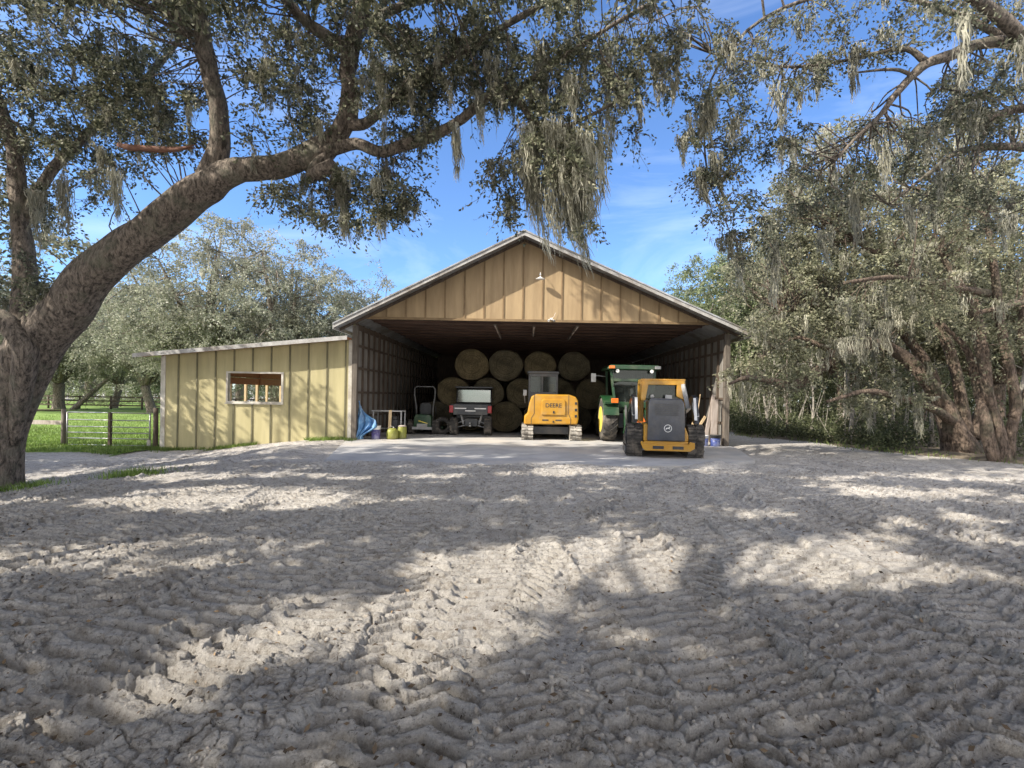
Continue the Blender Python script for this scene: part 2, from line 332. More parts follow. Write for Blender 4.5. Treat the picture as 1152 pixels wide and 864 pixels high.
def mat_bale():
    m, nt, b = newmat('dry_hay')
    v = coords(nt)
    sep = nt.nodes.new('ShaderNodeSeparateXYZ'); nt.links.new(v, sep.inputs[0])
    cx = nt.nodes.new('ShaderNodeCombineXYZ'); nt.links.new(sep.outputs[0], cx.inputs[0]); nt.links.new(sep.outputs[2], cx.inputs[1])
    ln = nt.nodes.new('ShaderNodeVectorMath'); ln.operation = 'LENGTH'; nt.links.new(cx.outputs[0], ln.inputs[0])
    c2 = nt.nodes.new('ShaderNodeCombineXYZ'); nt.links.new(ln.outputs['Value'], c2.inputs[0])
    rings = noise(nt, c2.outputs[0], 26, 3, 0.7); fine = noise(nt, v, 30, 6, 0.75)
    ad = nt.nodes.new('ShaderNodeMath'); ad.operation = 'ADD'; nt.links.new(rings, ad.inputs[0]); nt.links.new(fine, ad.inputs[1])
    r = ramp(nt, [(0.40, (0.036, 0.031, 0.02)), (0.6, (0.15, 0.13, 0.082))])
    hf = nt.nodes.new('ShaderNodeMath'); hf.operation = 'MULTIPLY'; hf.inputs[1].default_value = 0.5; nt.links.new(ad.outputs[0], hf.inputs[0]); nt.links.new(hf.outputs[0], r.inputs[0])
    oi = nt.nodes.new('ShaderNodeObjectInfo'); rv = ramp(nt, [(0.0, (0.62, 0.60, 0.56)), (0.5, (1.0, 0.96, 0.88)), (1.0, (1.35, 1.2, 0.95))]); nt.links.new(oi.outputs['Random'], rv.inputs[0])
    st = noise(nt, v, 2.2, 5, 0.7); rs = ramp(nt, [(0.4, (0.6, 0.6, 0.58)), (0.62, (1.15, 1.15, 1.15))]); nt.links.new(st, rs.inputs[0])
    def mul(a, c_):
        q = nt.nodes.new('ShaderNodeMix'); q.data_type = 'RGBA'; q.blend_type = 'MULTIPLY'; q.inputs[0].default_value = 1; nt.links.new(a, q.inputs[6]); nt.links.new(c_, q.inputs[7]); return q.outputs[2]
    nt.links.new(mul(mul(r.outputs[0], rv.outputs[0]), rs.outputs[0]), b.inputs['Base Color']); b.inputs['Roughness'].default_value = 0.95
    bump(nt, b, hf.outputs[0], 1.0, 0.05)
    return m
M_BALE = mat_bale()

# ------------------------------------------------------------------ terrain
def gbase(x, y):
    """large shape of the ground"""
    z = -0.42*sstep(-5.8, -11.5, x)
    z = z + 0.05*(fbm(x*0.25+40, y*0.25+40, 3)-0.5)*2
    e = 1.1*(fbm(x*0.9+4, y*0.9+8, 4, 0.6)-0.35)
    slab = sstep(-6.2, -5.4, x)*sstep(7.4, 6.6, x)*sstep(10.9, 11.3, y - e - 0.9*sstep(3.5, 6.5, x))*sstep(34, 32, y)
    z = z + 0.02*sstep(-5.5, -4.5, x)*sstep(7.5, 6.5, x)*sstep(10.2, 11.0, y)*(1-sstep(13, 14, y))
    z = z*(1-slab) - 0.07*slab
    return z
def rough_mask(x, y):
    m = 1 - sstep(-10.5, -13.5, x)*0.7*sstep(8, 12, y)
    m = m*(1 - 0.72*sstep(-6.6, -5.6, x)*sstep(7.6, 6.8, x)*sstep(10.6, 11.6, y - 0.9*sstep(3.5, 6.5, x)))*(1-sstep(-6.4, -5.8, x)*sstep(7.2, 6.9, x)*sstep(13.2, 13.8, y))
    m = m*(1 - 0.75*sstep(8.2, 10.5, x)*sstep(9, 13, y))*(1-0.8*sstep(15.0, 17.0, y))
    return m
TRACKS = []
_r = random.Random(21)
def trk(x, y, deg, k, L, gauge=1.45, w=0.40, pitch=0.15, mode=0, h=0.030): TRACKS.append((x, y, math.radians(deg), k, L, gauge, w, pitch, mode, h))
for i in range(85):
    trk(_r.uniform(-9, 9), _r.uniform(0.5, 9), _r.choice([90, 84, 97, 88, 93, 82, 100, 86, 94, 91, 76, 106])+_r.uniform(-8, 8), _r.choice([0.0001, 0.03, -0.03, 0.06, -0.06]), _r.uniform(5, 13),
        _r.choice([1.45, 1.45, 1.7]), _r.choice([0.40, 0.45, 0.33]), _r.choice([0.10, 0.12, 0.15]), _r.choice([0, 0, 1]), _r.uniform(0.022, 0.040))
trk(-2.6, 2.0, 66, 0.0001, 4, 0.9, 0.42, 0.17, 0, 0.03); trk(1.0, 1.0, 98, 0.03, 9, 1.5, 0.42, 0.12, 0, 0.022)
trk(-0.9, 3.0, 88, 0.02, 9, 1.1, 0.40, 0.13, 0, 0.026); trk(3.6, 1.6, 100, -0.05, 8, 1.5, 0.45, 0.13, 1, 0.026)
def relief(x, y):
    wx = x + 0.12*(fbm(x*1.7, y*1.7, 3)-0.5); wy = y + 0.12*(fbm(x*1.7+50, y*1.7+9, 3)-0.5)
    z = 0.085*(fbm(x*0.9, y*0.9, 3)-0.5) + 0.05*sstep(6, 10, y)*(fbm(x*1.6+60, y*2.6, 4, 0.6)-0.5) + 0.060*(fbm(x*3.1+7, y*3.9, 4, 0.62)-0.5)
    zf = z; xf, yf, wxf, wyf = x, y, wx, wy; tm = np.zeros_like(x)
    for (x0, y0, th, k, L, g, w, p, mode, h) in TRACKS:
        near = np.nonzero((np.abs(wxf-x0) < L+1.5) & (np.abs(wyf-y0) < L+1.5))[0]
        if not len(near): continue
        nx, ny = -math.sin(th), math.cos(th)
        cx, cy = x0 + nx/k, y0 + ny/k
        dx, dy = wxf[near]-cx, wyf[near]-cy
        r = np.hypot(dx, dy)
        lt = np.abs(1/abs(k)-r); s2 = (lt < g/2+w/2+0.25) & (lt > g/2-w/2-0.25); near = near[s2]
        if not len(near): continue
        dx, dy, r = dx[s2], dy[s2], r[s2]; x, y, z = xf[near], yf[near], zf[near]
        lat = (1/abs(k) - r)*(1 if k > 0 else -1)
        a0 = math.atan2(y0-cy, x0-cx); ang = np.angle(np.exp(1j*(np.arctan2(dy, dx)-a0)))
        s = ang/abs(k)*(1 if k > 0 else -1)
        for side in (-1, 1):
            d = lat - side*g/2
            m = sstep(w/2+0.05, w/2-0.02, np.abs(d))*sstep(0, 0.5, s)*sstep(L, L-0.7, s)
            if not m.any(): continue
            ph = s + (0.55*np.abs(d) if mode else 0.12*d)
            q = 0.5+0.5*np.cos(2*PI*ph/p)
            er = 0.45 + 0.9*fbm(x*2.3+side*3, y*2.3+k, 3)
            lug = h*1.75*(sstep(0.40, 0.60, q)**0.7-0.6)*er
            z = z*(1-0.75*m) + m*(lug - 0.018)
            z = z + 0.022*np.exp(-((np.abs(d)-w/2-0.05)/0.05)**2)*sstep(0, 0.5, s)*sstep(L, L-0.7, s)*fbm(x*4, y*4, 2)
        zf[near] = z; tm[near] = np.maximum(tm[near], sstep(g/2+w/2, g/2+w/2-0.05, np.abs(lat))*sstep(g/2-w/2, g/2-w/2+0.05, np.abs(lat))*sstep(0, .5, s)*sstep(L, L-.7, s))
    x, y, z = xf, yf, zf
    msk = sstep(0.40, 0.55, fbm(x*0.8+13, y*0.8+5, 3))
    a, b, idv, tl = cellid(wx*5.0+2, wy*7.5); msk = msk*(1-0.75*tm); z = z + msk*(0.022*(idv-0.5) + 0.030*tl - 0.022*sstep(0.14, 0.02, b-a))
    a, b, idv, tl = cellid(wx*13, wy*17+3); z = z + (0.4+0.6*msk)*(0.010*(idv-0.5) + 0.014*tl - 0.010*sstep(0.2, 0.03, b-a))
    a, b = cell(wx*5.5, wy*5.5); cl = sstep(0.50, 0.10, a)*sstep(0.52, 0.66, fbm(x*1.3+31, y*1.3+3, 3))
    z = z + 0.008*cl
    a, b = cell(wx*14+9, wy*14); z = z + 0.006*sstep(0.5, 0.05, a)*sstep(0.42, 0.62, fbm(x*2.1+3, y*2.1+77, 3))
    z = z + 0.020*(fbm(x*15, y*22, 4, 0.7)-0.5)
    return z
def ground_z(x, y):
    x = np.asarray(x, float); y = np.asarray(y, float)
    return gbase(x, y) + rough_mask(x, y)*relief(x, y)
def gz(x, y): return float(gbase(np.array([float(x)]), np.array([float(y)]))[0])

def build_ground():
    ys = np.concatenate([-90*np.exp(-np.linspace(0, 4.2, 34)), np.linspace(-1.0, 1.35, 40), 1.4*np.exp(np.linspace(0, math.log(17/1.4), 900)), 17.2*np.exp(np.linspace(0, math.log(600/17.2), 60))])
    t1 = np.linspace(-1.22, 1.22, 1100); ts = np.concatenate([-np.linspace(7, 1.25, 40), t1, np.linspace(1.25, 7, 40)])
    Wd = np.where(ys > 1.4, ys, 1.4 + (1.4-ys)*0.8)
    X = Wd[:, None]*ts[None, :]; Y = np.repeat(ys[:, None], len(ts), 1)
    Z = gbase(X, Y)
    sel = (Y > -3) & (Y < 18) & (np.abs(X) < 22)
    zz = Z[sel] + rough_mask(X[sel], Y[sel])*relief(X[sel], Y[sel]); Z[sel] = zz
    ny, nx = X.shape
    V = np.stack([X, Y, Z], -1).reshape(-1, 3)
    I = np.arange(ny*nx).reshape(ny, nx)
    Q = np.stack([I[:-1, :-1], I[:-1, 1:], I[1:, 1:], I[1:, :-1]], -1).reshape(-1, 4)
    o = mesh_np('ground', V, Q, M_GROUND, smooth=True); tag(o, kind='structure')
build_ground()
def sheet(name, mat, x0, x1, y0, y1, inside, lift, step=0.5):
    xs = np.arange(x0, x1, step); ys = np.arange(y0, y1, step)
    X, Y = np.meshgrid(xs, ys); Z = gbase(X, Y) + lift(X, Y)
    I = np.arange(X.size).reshape(X.shape)
    keep = inside(X, Y)
    k = keep[:-1, :-1] & keep[1:, 1:] & keep[1:, :-1] & keep[:-1, 1:]
    Q = np.stack([I[:-1, :-1], I[:-1, 1:], I[1:, 1:], I[1:, :-1]], -1)[k]
    o = mesh_np(name, np.stack([X, Y, Z], -1).reshape(-1, 3), Q, mat, smooth=True)
    return tag(o, kind='structure')
def pad_edge(x): return 14.35 + 0.5*np.sin(x*0.35) + 0.35*np.sin(x*1.3+1)
def in_pad(X, Y): return (Y > pad_edge(X)-1.0) & ((X < -12.2) | (Y > 24))
sheet('paddock', M_GRASSBED, -75, -5, 14, 95, in_pad,
      lambda X, Y: -0.05 + 0.10*sstep(-0.6, 0.8, Y-pad_edge(X)+0.5*(fbm(X*1.5, Y*1.5, 3)-0.5)), 0.3)
def wood_edge(y): return 9.9 + (21-y)*0.35*(y < 21) + 0.3*np.sin(y*1.1)
sheet('forest_floor', M_LITTER, 8, 70, 4, 80, lambda X, Y: X > wood_edge(Y)-0.8,
      lambda X, Y: -0.06 + 0.12*sstep(-0.5, 0.9, X-wood_edge(Y)+0.8*(fbm(X*1.5, Y*1.5, 3)-0.5)) + 0.05*fbm(X*2, Y*2, 3), 0.25)

# concrete slab: barn floor and apron
mb = MB(); mb.prism([(-4.55, 10.95), (-1.5, 10.85), (1.8, 11.0), (4.2, 11.5), (5.9, 12.6), (6.85, 16.0), (6.85, 31.6), (-6.0, 31.6), (-6.0, 16.3)], 'z', -0.25, 0.0)
tag(mb.build('concrete_slab', M_CONC), kind='structure')

# ------------------------------------------------------------------ foliage machinery
class Foliage:
    def __init__(s): s.C = []; s.D = []; s.S = []
    def leaves(s, c, d, size): s.C.append(c); s.D.append(d); s.S.append(size)
    def build(s, name, mat, parent, aspect=0.5, rng=None):
        C = np.concatenate(s.C); D = np.concatenate(s.D); S = np.concatenate(s.S); n = len(C)
        rng = rng or RNG
        D = D/np.linalg.norm(D, axis=1, keepdims=True)
        R = rng.normal(size=(n, 3)); R[:, 2] += 0.0
        U = np.cross(D, R); U /= np.linalg.norm(U, axis=1, keepdims=True)+1e-9
        N = np.cross(D, U)
        L = S[:, None]; w = L*aspect*0.5
        V = np.stack([C, C + D*L*0.5 + U*w + N*w*0.3, C + D*L, C + D*L*0.5 - U*w + N*w*0.3], 1).reshape(-1, 3)
        Q = np.arange(n*4).reshape(n, 4)
        return mesh_np(name, V, Q, mat, parent)
def cluster_leaves(fo, c, r, n_tw, n_lf, size, rng, droop=0.25, flat=0.7, tw=None):
    """a spray: n_tw twiglets out of c, n_lf leaves along each"""
    th = rng.uniform(0, 2*PI, n_tw); cz = rng.uniform(-0.8, 1, n_tw); sr = np.sqrt(1-cz**2)
    dirs = np.stack([sr*np.cos(th), sr*np.sin(th), cz*flat - droop], 1)
    L = r*rng.uniform(0.6, 1.35, n_tw)
    t = np.linspace(0.25, 1, n_lf)[None, :, None]
    P = np.asarray(c)[None, None, :] + dirs[:, None, :]*L[:, None, None]*t
    P = P + np.array([0, 0, -1.0])*(0.35*r*t**2)
    P = P + rng.normal(scale=r*0.09, size=P.shape)
    D = dirs[:, None, :] + rng.normal(scale=0.8, size=P.shape)
    fo.leaves(P.reshape(-1, 3), D.reshape(-1, 3), rng.uniform(0.7, 1.3, P.shape[0]*P.shape[1])*size)
    if tw is not None:
        for i in range(0, n_tw, 2): tw.tube([c, P[i, n_lf//2], P[i, -1]], [0.006, 0.004, 0.0015], 3, False)
class Moss:
    def __init__(s): s.V = []; s.Q = []; s.n = 0
    def clump(s, c, L, r, n, rng, wind=(0.10, 0.0), width=0.012, seg=5):
        c = np.asarray(c, float); n = int(n*3.2)
        # a few hanks, each a tapering bundle of short tangled strands
        nh = max(2, int(n/60)); hc = rng.normal(size=(nh, 2))*r*1.35; hl = L*rng.uniform(0.35, 1.05, nh)*np.exp(-0.25*(hc**2).sum(1)/(r*r+1e-6))
        k = rng.integers(0, nh, n); t0 = rng.uniform(0, 0.82, n)**1.15
        ln = hl[k]*rng.uniform(0.22, 0.5, n)*(1-0.45*t0); z0 = t0*hl[k]
        rr = (0.30*r+0.012)*(1-t0*0.9)**0.8
        st = np.zeros((n, 3)); st[:, :2] = c[:2]+hc[k]*(1-0.35*t0[:, None]) + rng.normal(size=(n, 2))*rr[:, None]; st[:, 2] = c[2]-z0
        t = np.linspace(0, 1, seg+1)[None, :, None]
        P = st[:, None, :] + np.array([0, 0, -1.0])*ln[:, None, None]*t
        P = P + np.array([wind[0], wind[1], 0])*(((z0[:, None, None]+ln[:, None, None]*t)/max(L, .1))**1.7*L)
        wob = rng.normal(scale=1.0, size=P.shape)*np.array([1, 1, 0.25])*(0.035*ln[:, None, None]+0.004)
        P = P + np.cumsum(wob, 1)
        a = rng.uniform(0, PI, n); U = np.stack([np.cos(a), np.sin(a), 0*a], 1)[:, None, :]
        w = width*1.25*rng.uniform(0.4, 1.3, n)[:, None, None]*(1-0.8*t)
        A, B = P - U*w, P + U*w
        V = np.stack([A, B], 2).reshape(-1, 3)
        kk = seg+1
        base = (np.arange(n)*kk*2)[:, None] + (np.arange(seg)*2)[None, :]
        Q = np.stack([base, base+1, base+3, base+2], -1).reshape(-1, 4) + s.n
        s.V.append(V); s.Q.append(Q); s.n += len(V)
    def build(s, name, parent):
        return mesh_np(name, np.concatenate(s.V), np.concatenate(s.Q), M_MOSS, parent)
def smooth_line(pts, k=4):
    """Catmull-Rom through (x,y,z,r) points"""
    P = [np.array(p, float) for p in pts]; P = [2*P[0]-P[1]] + P + [2*P[-1]-P[-2]]
    out = []
    for i in range(1, len(P)-2):
        for j in range(k):
            t = j/k
            out.append(0.5*((2*P[i]) + (-P[i-1]+P[i+1])*t + (2*P[i-1]-5*P[i]+4*P[i+1]-P[i+2])*t*t + (-P[i-1]+3*P[i]-3*P[i+1]+P[i+2])*t**3))
    out.append(P[-2]); return out
def limb(mb, pts, n=10, k=4, jit=0.0, rng=None):
    L = smooth_line(pts, k)
    b0 = len(mb.v)
    mb.tube([q[:3] for q in L], [max(float(q[3]), 0.004) for q in L], n)
    if n >= 10:
        ph = float(L[0][0]*3.1+L[0][2]*1.7); s = 0.0
        for i, q in enumerate(L):
            if i: s += float(np.linalg.norm(q[:3]-L[i-1][:3]))
            c = Vector(q[:3]); r = max(float(q[3]), 0.05)
            for j in range(n):
                a = 2*PI*j/n; v = mb.v[b0+i*n+j]
                d = 0.07*math.sin(2*a+ph+s*0.9/ r*0.35) + 0.05*math.sin(3*a-s*0.8/r*0.4+ph) + 0.035*math.sin(5*a+s*2.3/r*0.3) + 0.04*math.sin(s*1.1/r+ph)*math.sin(a+s)
                mb.v[b0+i*n+j] = c + (v-c)*(1+d)
    return L
def connect(mb, skel, c, r0, rng, sag=0.1):
    """a thin curved branch from the nearest skeleton point to a cluster centre"""
    c = np.asarray(c, float)
    d = np.linalg.norm(skel[:, :3]-c, axis=1) - skel[:, 3]*2
    i = int(np.argmin(d)); a = skel[i, :3]; D = c-a; L = np.linalg.norm(D)
    if L < 0.05: return
    r = min(r0*(0.5+0.5*min(L, 3)/1.5), skel[i, 3]*0.7+0.003)
    m1 = a + D*0.35 + rng.normal(scale=0.10*L, size=3)+np.array([0, 0, sag*0.4*L]); m2 = a + D*0.7 + rng.normal(scale=0.10*L, size=3)+np.array([0, 0, sag*0.4*L])
    P = smooth_line([(*a, r), (*m1, r*0.75), (*m2, r*0.5), (*c, r*0.25)], 3)
    mb.tube([p[:3] for p in P], [max(float(p[3]), 0.003) for p in P], 4, False)
    return np.array(P)

def make_oak(label, seed, h, cr, tr, loc, leafmat, barkmat, leaf=0.14, ncl=(7, 6, 5), nl=(9, 11), lean=(0, 0), moss=0, name='oak_tree', group=None, low=0.25, rot=0.0, rad=0.75, trunk_h=0.2, fill=0):
    rng = np.random.default_rng(seed)
    root = thing(name, label, 'tree', loc, rot, group)
    wood = MB(); fo = Foliage(); ms = Moss()
    th = h*trunk_h
    top = np.array([lean[0]*th, lean[1]*th, th])
    tl = limb(wood, [(0, 0, -0.2, tr*1.5), (lean[0]*th*0.1, lean[1]*th*0.1, th*0.15, tr*1.1), (*(top*0.55), tr*0.95), (*top, tr)], 9, 3, 0.05, rng)
    nL = ncl[0]; SK = []
    for i in range(nL):
        az = 2*PI*(i+rng.uniform(-0.3, 0.3))/nL
        el = rng.uniform(0.35, 1.25) if i else 1.45
        R = cr*rng.uniform(0.75, 1.0); H = (h-th)*rng.uniform(0.75, 1.0)
        tip = top + np.array([math.cos(az)*math.cos(el)*R*1.1, math.sin(az)*math.cos(el)*R*1.1, math.sin(el)*H*0.95 + low*0])
        tip = tip + np.array([lean[0], lean[1], 0])*h*0.25
        mid = top + (tip-top)*0.5 + np.array([0, 0, 0.10*H*math.cos(el)]) + rng.normal(scale=0.05*R, size=3)
        q = top + (tip-top)*0.25 + rng.normal(scale=0.03*R, size=3)
        Ls = limb(wood, [(*top, tr*0.62), (*q, tr*0.5), (*mid, tr*0.33), (*tip, tr*0.10)], 7, 3, 0.05, rng); SK += Ls
        for j in range(ncl[1]):
            b = Ls[int(len(Ls)*(0.35+0.62*(j+rng.uniform(0, 0.8))/ncl[1]))-1] if j < ncl[1]-1 else Ls[-1]
            a2 = az + rng.uniform(-1.3, 1.3); e2 = rng.uniform(-0.25, 1.0)
            l2 = cr*rng.uniform(0.22, 0.45)
            t2 = b[:3] + l2*np.array([math.cos(a2)*math.cos(e2), math.sin(a2)*math.cos(e2), math.sin(e2)])
            wood.tube([b[:3], (b[:3]+t2)/2 + rng.normal(scale=0.06*l2, size=3), t2], [max(b[3]*0.5, 0.03), 0.03, 0.012], 4, False)
            for k in range(ncl[2]):
                c = b[:3] + (t2-b[:3])*rng.uniform(0.35, 1.0) + rng.normal(scale=0.22*l2, size=3)
                c[2] = max(c[2], h*low*rng.uniform(0.8, 1.2))
                cluster_leaves(fo, c, rad*rng.uniform(0.7, 1.3), nl[0], nl[1], leaf, rng, 0.15, 0.8)
                if moss and rng.random() < moss:
                    ms.clump(c, rng.uniform(0.8, 1.8), 0.16, 14, rng, (0.05, 0), 0.035, 3)
    SKA = np.array(SK)
    for _ in range(fill):
        d = rng.normal(size=3); d /= np.linalg.norm(d); q = rng.uniform(0.35, 1.0)**0.5
        lob = 1 + 0.16*math.sin(3*math.atan2(d[1], d[0])+seed) + 0.10*math.sin(5*d[2]*3+seed*2)
        zc = h*(1+low)/2; c = np.array([d[0]*cr*q*lob + lean[0]*h*0.4, d[1]*cr*q*lob + lean[1]*h*0.4, zc + d[2]*q*lob*h*(1-low)/2])
        cluster_leaves(fo, c, rad*rng.uniform(0.8, 1.4), nl[0], nl[1], leaf, rng, 0.15, 0.8)
        if _ % 3 == 0: connect(wood, SKA, c, 0.05, rng)
        if moss and rng.random() < moss: ms.clump(c, rng.uniform(0.8, 1.8), 0.16, 14, rng, (0.05, 0), 0.035, 3)
    wood.build('trunk', barkmat, root)
    fo.build('crown', leafmat, root, 0.55, rng)
    if ms.n: ms.build('hanging_moss', root)
    return root

# ================================================================== BARN
BF = 16.4; BB = 31.4; XL, XR = -5.83, 6.73; APX = -0.17; ZE = 4.08
RF = BF - 0.6   # front edge of the roof
def roof_z(x):   # underside of the roof sheet, the rake edge measured in the photograph
    return 6.82 - (APX-x)*0.505 if x < APX else 6.82 - (x-APX)*0.427
barn = thing('pole_barn', 'large open-fronted pole barn with tan batten gable and grey metal roof', 'barn', (0.45, BF, 0))
BO = (0.45, BF, 0)
def BM(): return MB(BO)
# gable
m = BM()
gz0 = ZE + 0.02
GL, GR = APX-(6.82-gz0)/0.505, APX+(6.82-gz0)/0.427
m.prism([(GL, gz0), (GR, gz0), (APX, roof_z(APX))], 'y', BF-0.02, BF+0.02)
g = m.build('gable_siding', M_TAN, barn)
m = BM()
x = XL + 0.42
while x < XR - 0.2:
    if GL+0.1 < x < GR-0.1: m.box(x-0.022, x+0.022, BF-0.045, BF-0.0205, gz0+0.002, roof_z(x)-0.03)
    x += 0.652
m.box(GL+0.02, GR-0.02, BF-0.05, BF-0.022, gz0-0.05, gz0+0.03)
m.build('batten', M_TANB, g)
# roof: two slopes (standing seam sheet with ribs), rake fascia, eave edge
EL, ER = -6.31, 7.20
def slope(xa, xb, name):
    r = MB(BO); t = 0.07
    za, zb = roof_z(xa), roof_z(xb)
    r.prism([(xa, za), (xb, zb), (xb, zb+t), (xa, za+t)], 'y', RF, BB+0.6)
    n = int((BB+0.6-RF)/0.45); yy = RF+0.2
    for i in range(n):
        r.prism([(xa, za+t), (xb, zb+t), (xb, zb+t+0.03), (xa, za+t+0.03)], 'y', yy, yy+0.05); yy += 0.45
    return r.build(name, M_METAL, barn)
slope(EL, APX, 'roof'); slope(APX, ER, 'roof')
m = BM(); m.prism([(APX-0.28, roof_z(APX)-0.14+0.08), (APX, roof_z(APX)+0.085), (APX+0.28, roof_z(APX)-0.12+0.08), (APX+0.28, roof_z(APX)-0.12+0.12), (APX, roof_z(APX)+0.135), (APX-0.28, roof_z(APX)-0.14+0.12)], 'y', RF-0.02, BB+0.6)
m.build('ridge_cap', M_METAL, barn)
for xa, xb in ((EL, APX), (APX, ER)):
    m = BM(); za, zb = roof_z(xa), roof_z(xb)
    m.prism([(xa, za-0.07), (xb, zb-0.07), (xb, zb+0.05), (xa, za+0.05)], 'y', RF-0.035, RF-0.003)
    f = m.build('rake_fascia', M_FASCIA, barn)
    m = BM(); m.prism([(xa, za+0.052), (xb, zb+0.052), (xb, zb+0.10), (xa, za+0.10)], 'y', RF-0.06, RF-0.004)
    m.build('drip_edge', M_METAL, f)
    # lookouts and soffit rafters under the overhang
    m = BM()
    m.prism([(xa, za-0.065), (xb, zb-0.065), (xb, zb-0.004), (xa, za-0.004)], 'y', RF+0.0, RF+0.04)
    m.prism([(xa+0.01, za-0.10), (xb-0.01, zb-0.10), (xb-0.01, zb-0.004), (xa+0.01, za-0.004)], 'y', BF-0.10, BF-0.052)
    m.build('barge_rafter', M_STUD, barn)
for xe, s in ((EL, 1), (ER, -1)):
    m = BM(); m.box(xe-0.02, xe+0.02, RF, BB+0.6, roof_z(xe)-0.10, roof_z(xe)-0.003); m.build('eave_board', M_FASCIA, barn)
# ceiling
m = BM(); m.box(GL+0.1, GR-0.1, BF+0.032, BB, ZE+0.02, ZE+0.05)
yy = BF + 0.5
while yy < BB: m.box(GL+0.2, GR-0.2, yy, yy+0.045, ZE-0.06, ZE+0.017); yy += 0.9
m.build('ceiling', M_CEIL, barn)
# side and back walls: grey backing, siding outside, studs, girts
for sgn, xw in ((-1, XL), (1, XR)):
    ZW = roof_z(xw) - 0.03
    m = BM(); a, b2 = (xw-0.04, xw-0.01) if sgn < 0 else (xw+0.01, xw+0.04)
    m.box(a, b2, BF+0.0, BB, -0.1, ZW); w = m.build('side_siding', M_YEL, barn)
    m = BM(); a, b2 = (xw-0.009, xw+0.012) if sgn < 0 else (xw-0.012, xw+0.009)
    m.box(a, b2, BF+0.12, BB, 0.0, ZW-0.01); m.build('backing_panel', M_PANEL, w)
    m = BM(); yy = BF+0.10; i = 0
    while yy < BB:
        a, b2 = (xw+0.013, xw+0.075) if sgn < 0 else (xw-0.075, xw-0.013)
        m.box(a, b2, yy, yy+(0.14 if i % 4 == 0 else 0.09), 0.001, ZW-0.02); yy += 0.62; i += 1
    a, b2 = (xw+0.014, xw+0.06) if sgn < 0 else (xw-0.06, xw-0.014)
    for zz in (0.72, 1.55, 2.38, 3.15, ZW-0.22): m.box(a, b2, BF+0.12, BB, zz, zz+0.075 if zz < 3.5 else ZW-0.04)
    m.build('wall_framing', M_STUD, barn)
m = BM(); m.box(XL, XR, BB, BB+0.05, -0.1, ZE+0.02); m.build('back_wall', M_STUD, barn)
m = BM(); m.prism([(XL, 3.6), (XR, 3.6), (XR, roof_z(XR)-0.01), (APX, roof_z(APX)-0.01), (XL, roof_z(XL)-0.01)], 'y', BB+0.052, BB+0.09); m.build('back_gable', M_TAN, barn)
for xa in (XL-0.045, XR-0.12):
    m = BM(); m.box(xa, xa+0.165, BF-0.055, BF+0.095, -0.12, min(roof_z(xa), roof_z(xa+0.165))-0.11); m.build('post', M_POST, barn, 0.006)
m = BM(); m.box(GL+0.15, GR-0.15, BF-0.018, BF+0.03, ZE-0.04, ZE+0.018); m.build('header_beam', M_STUD, barn)

# gooseneck gable lamp
lp = thing('gable_lamp', 'white gooseneck barn lamp on the tan gable', 'lamp', (W(608, 316, BF-0.5).x, BF-0.05, W(608, 316, BF).z))
m = MB(); m.lathe([(0.05, -0.0), (0.05, 0.02)], (0, 0.0, 0.30), 'y', 12)
m.tube([(0, 0, 0.30), (0, -0.16, 0.36), (0, -0.34, 0.33), (0, -0.42, 0.22), (0, -0.43, 0.12)], 0.013, 6); m.build('gooseneck_arm', M_WHITE, lp)
m = MB(); m.lathe([(0.03, 0.12), (0.05, 0.09), (0.10, 0.06), (0.19, 0.02), (0.23, 0.0), (0.225, -0.012), (0.18, 0.005), (0.09, 0.045), (0.03, 0.07)], (0, -0.43, 0), 'z', 20); m.build('lamp_shade', M_WHITE, lp)
m = MB(); m.lathe([(0.01, -0.01), (0.03, 0.01), (0.03, 0.04), (0.015, 0.06)], (0, -0.43, 0), 'z', 10); m.build('bulb', M_WHITE, lp)
lp.scale = (0.68, 0.52, 0.68)
# twin floodlight under the gable edge
fl = thing('floodlight', 'small twin floodlight with wires at the bottom edge of the gable', 'floodlight', (W(620, 362, BF).x, BF-0.06, ZE+0.06))
m = MB(); m.box(-0.06, 0.06, -0.05, 0, -0.04, 0.06); m.tube([(0, -0.02, 0.05), (0.12, -0.015, 0.12), (0.2, -0.01, 0.32)], 0.008, 5); m.build('junction_box', M_WHITE, fl, 0.006)
for s in (-1, 1):
    m = MB(); m.tube([(0.03*s, -0.04, 0), (0.09*s, -0.09, -0.03), (0.14*s, -0.16, -0.10)], [0.014, 0.03, 0.055], 10); m.build('lamp_head', M_WHITE if s < 0 else M_GREY, fl)
fl.scale = (0.7, 0.8, 0.7)
# ceiling strip lights running into the barn
def strip(px, y0, n, lab):
    X = W(px, 372, BF).x
    o = thing('strip_light', lab, 'strip light', (X, y0, ZE-0.07), 0, 'unlit strip lights under the barn ceiling')
    for i in range(n):
        m = MB(); m.box(-0.05, 0.05, i*1.35, i*1.35+1.22, -0.04, -0.001); h = m.build('light_housing', M_POST, o)
        m = MB(); m.tube([(0, i*1.35+0.03, -0.06), (0, i*1.35+1.19, -0.06)], 0.018, 8); m.build('tube', M_BOARD, h)
strip(556, BF+0.35, 3, 'unlit strip light row under the barn ceiling, leftmost of three')
strip(601, BF+0.6, 2, 'short unlit strip light row in the middle of the barn ceiling')
strip(651, BF+0.35, 3, 'unlit strip light row under the barn ceiling, rightmost of three')

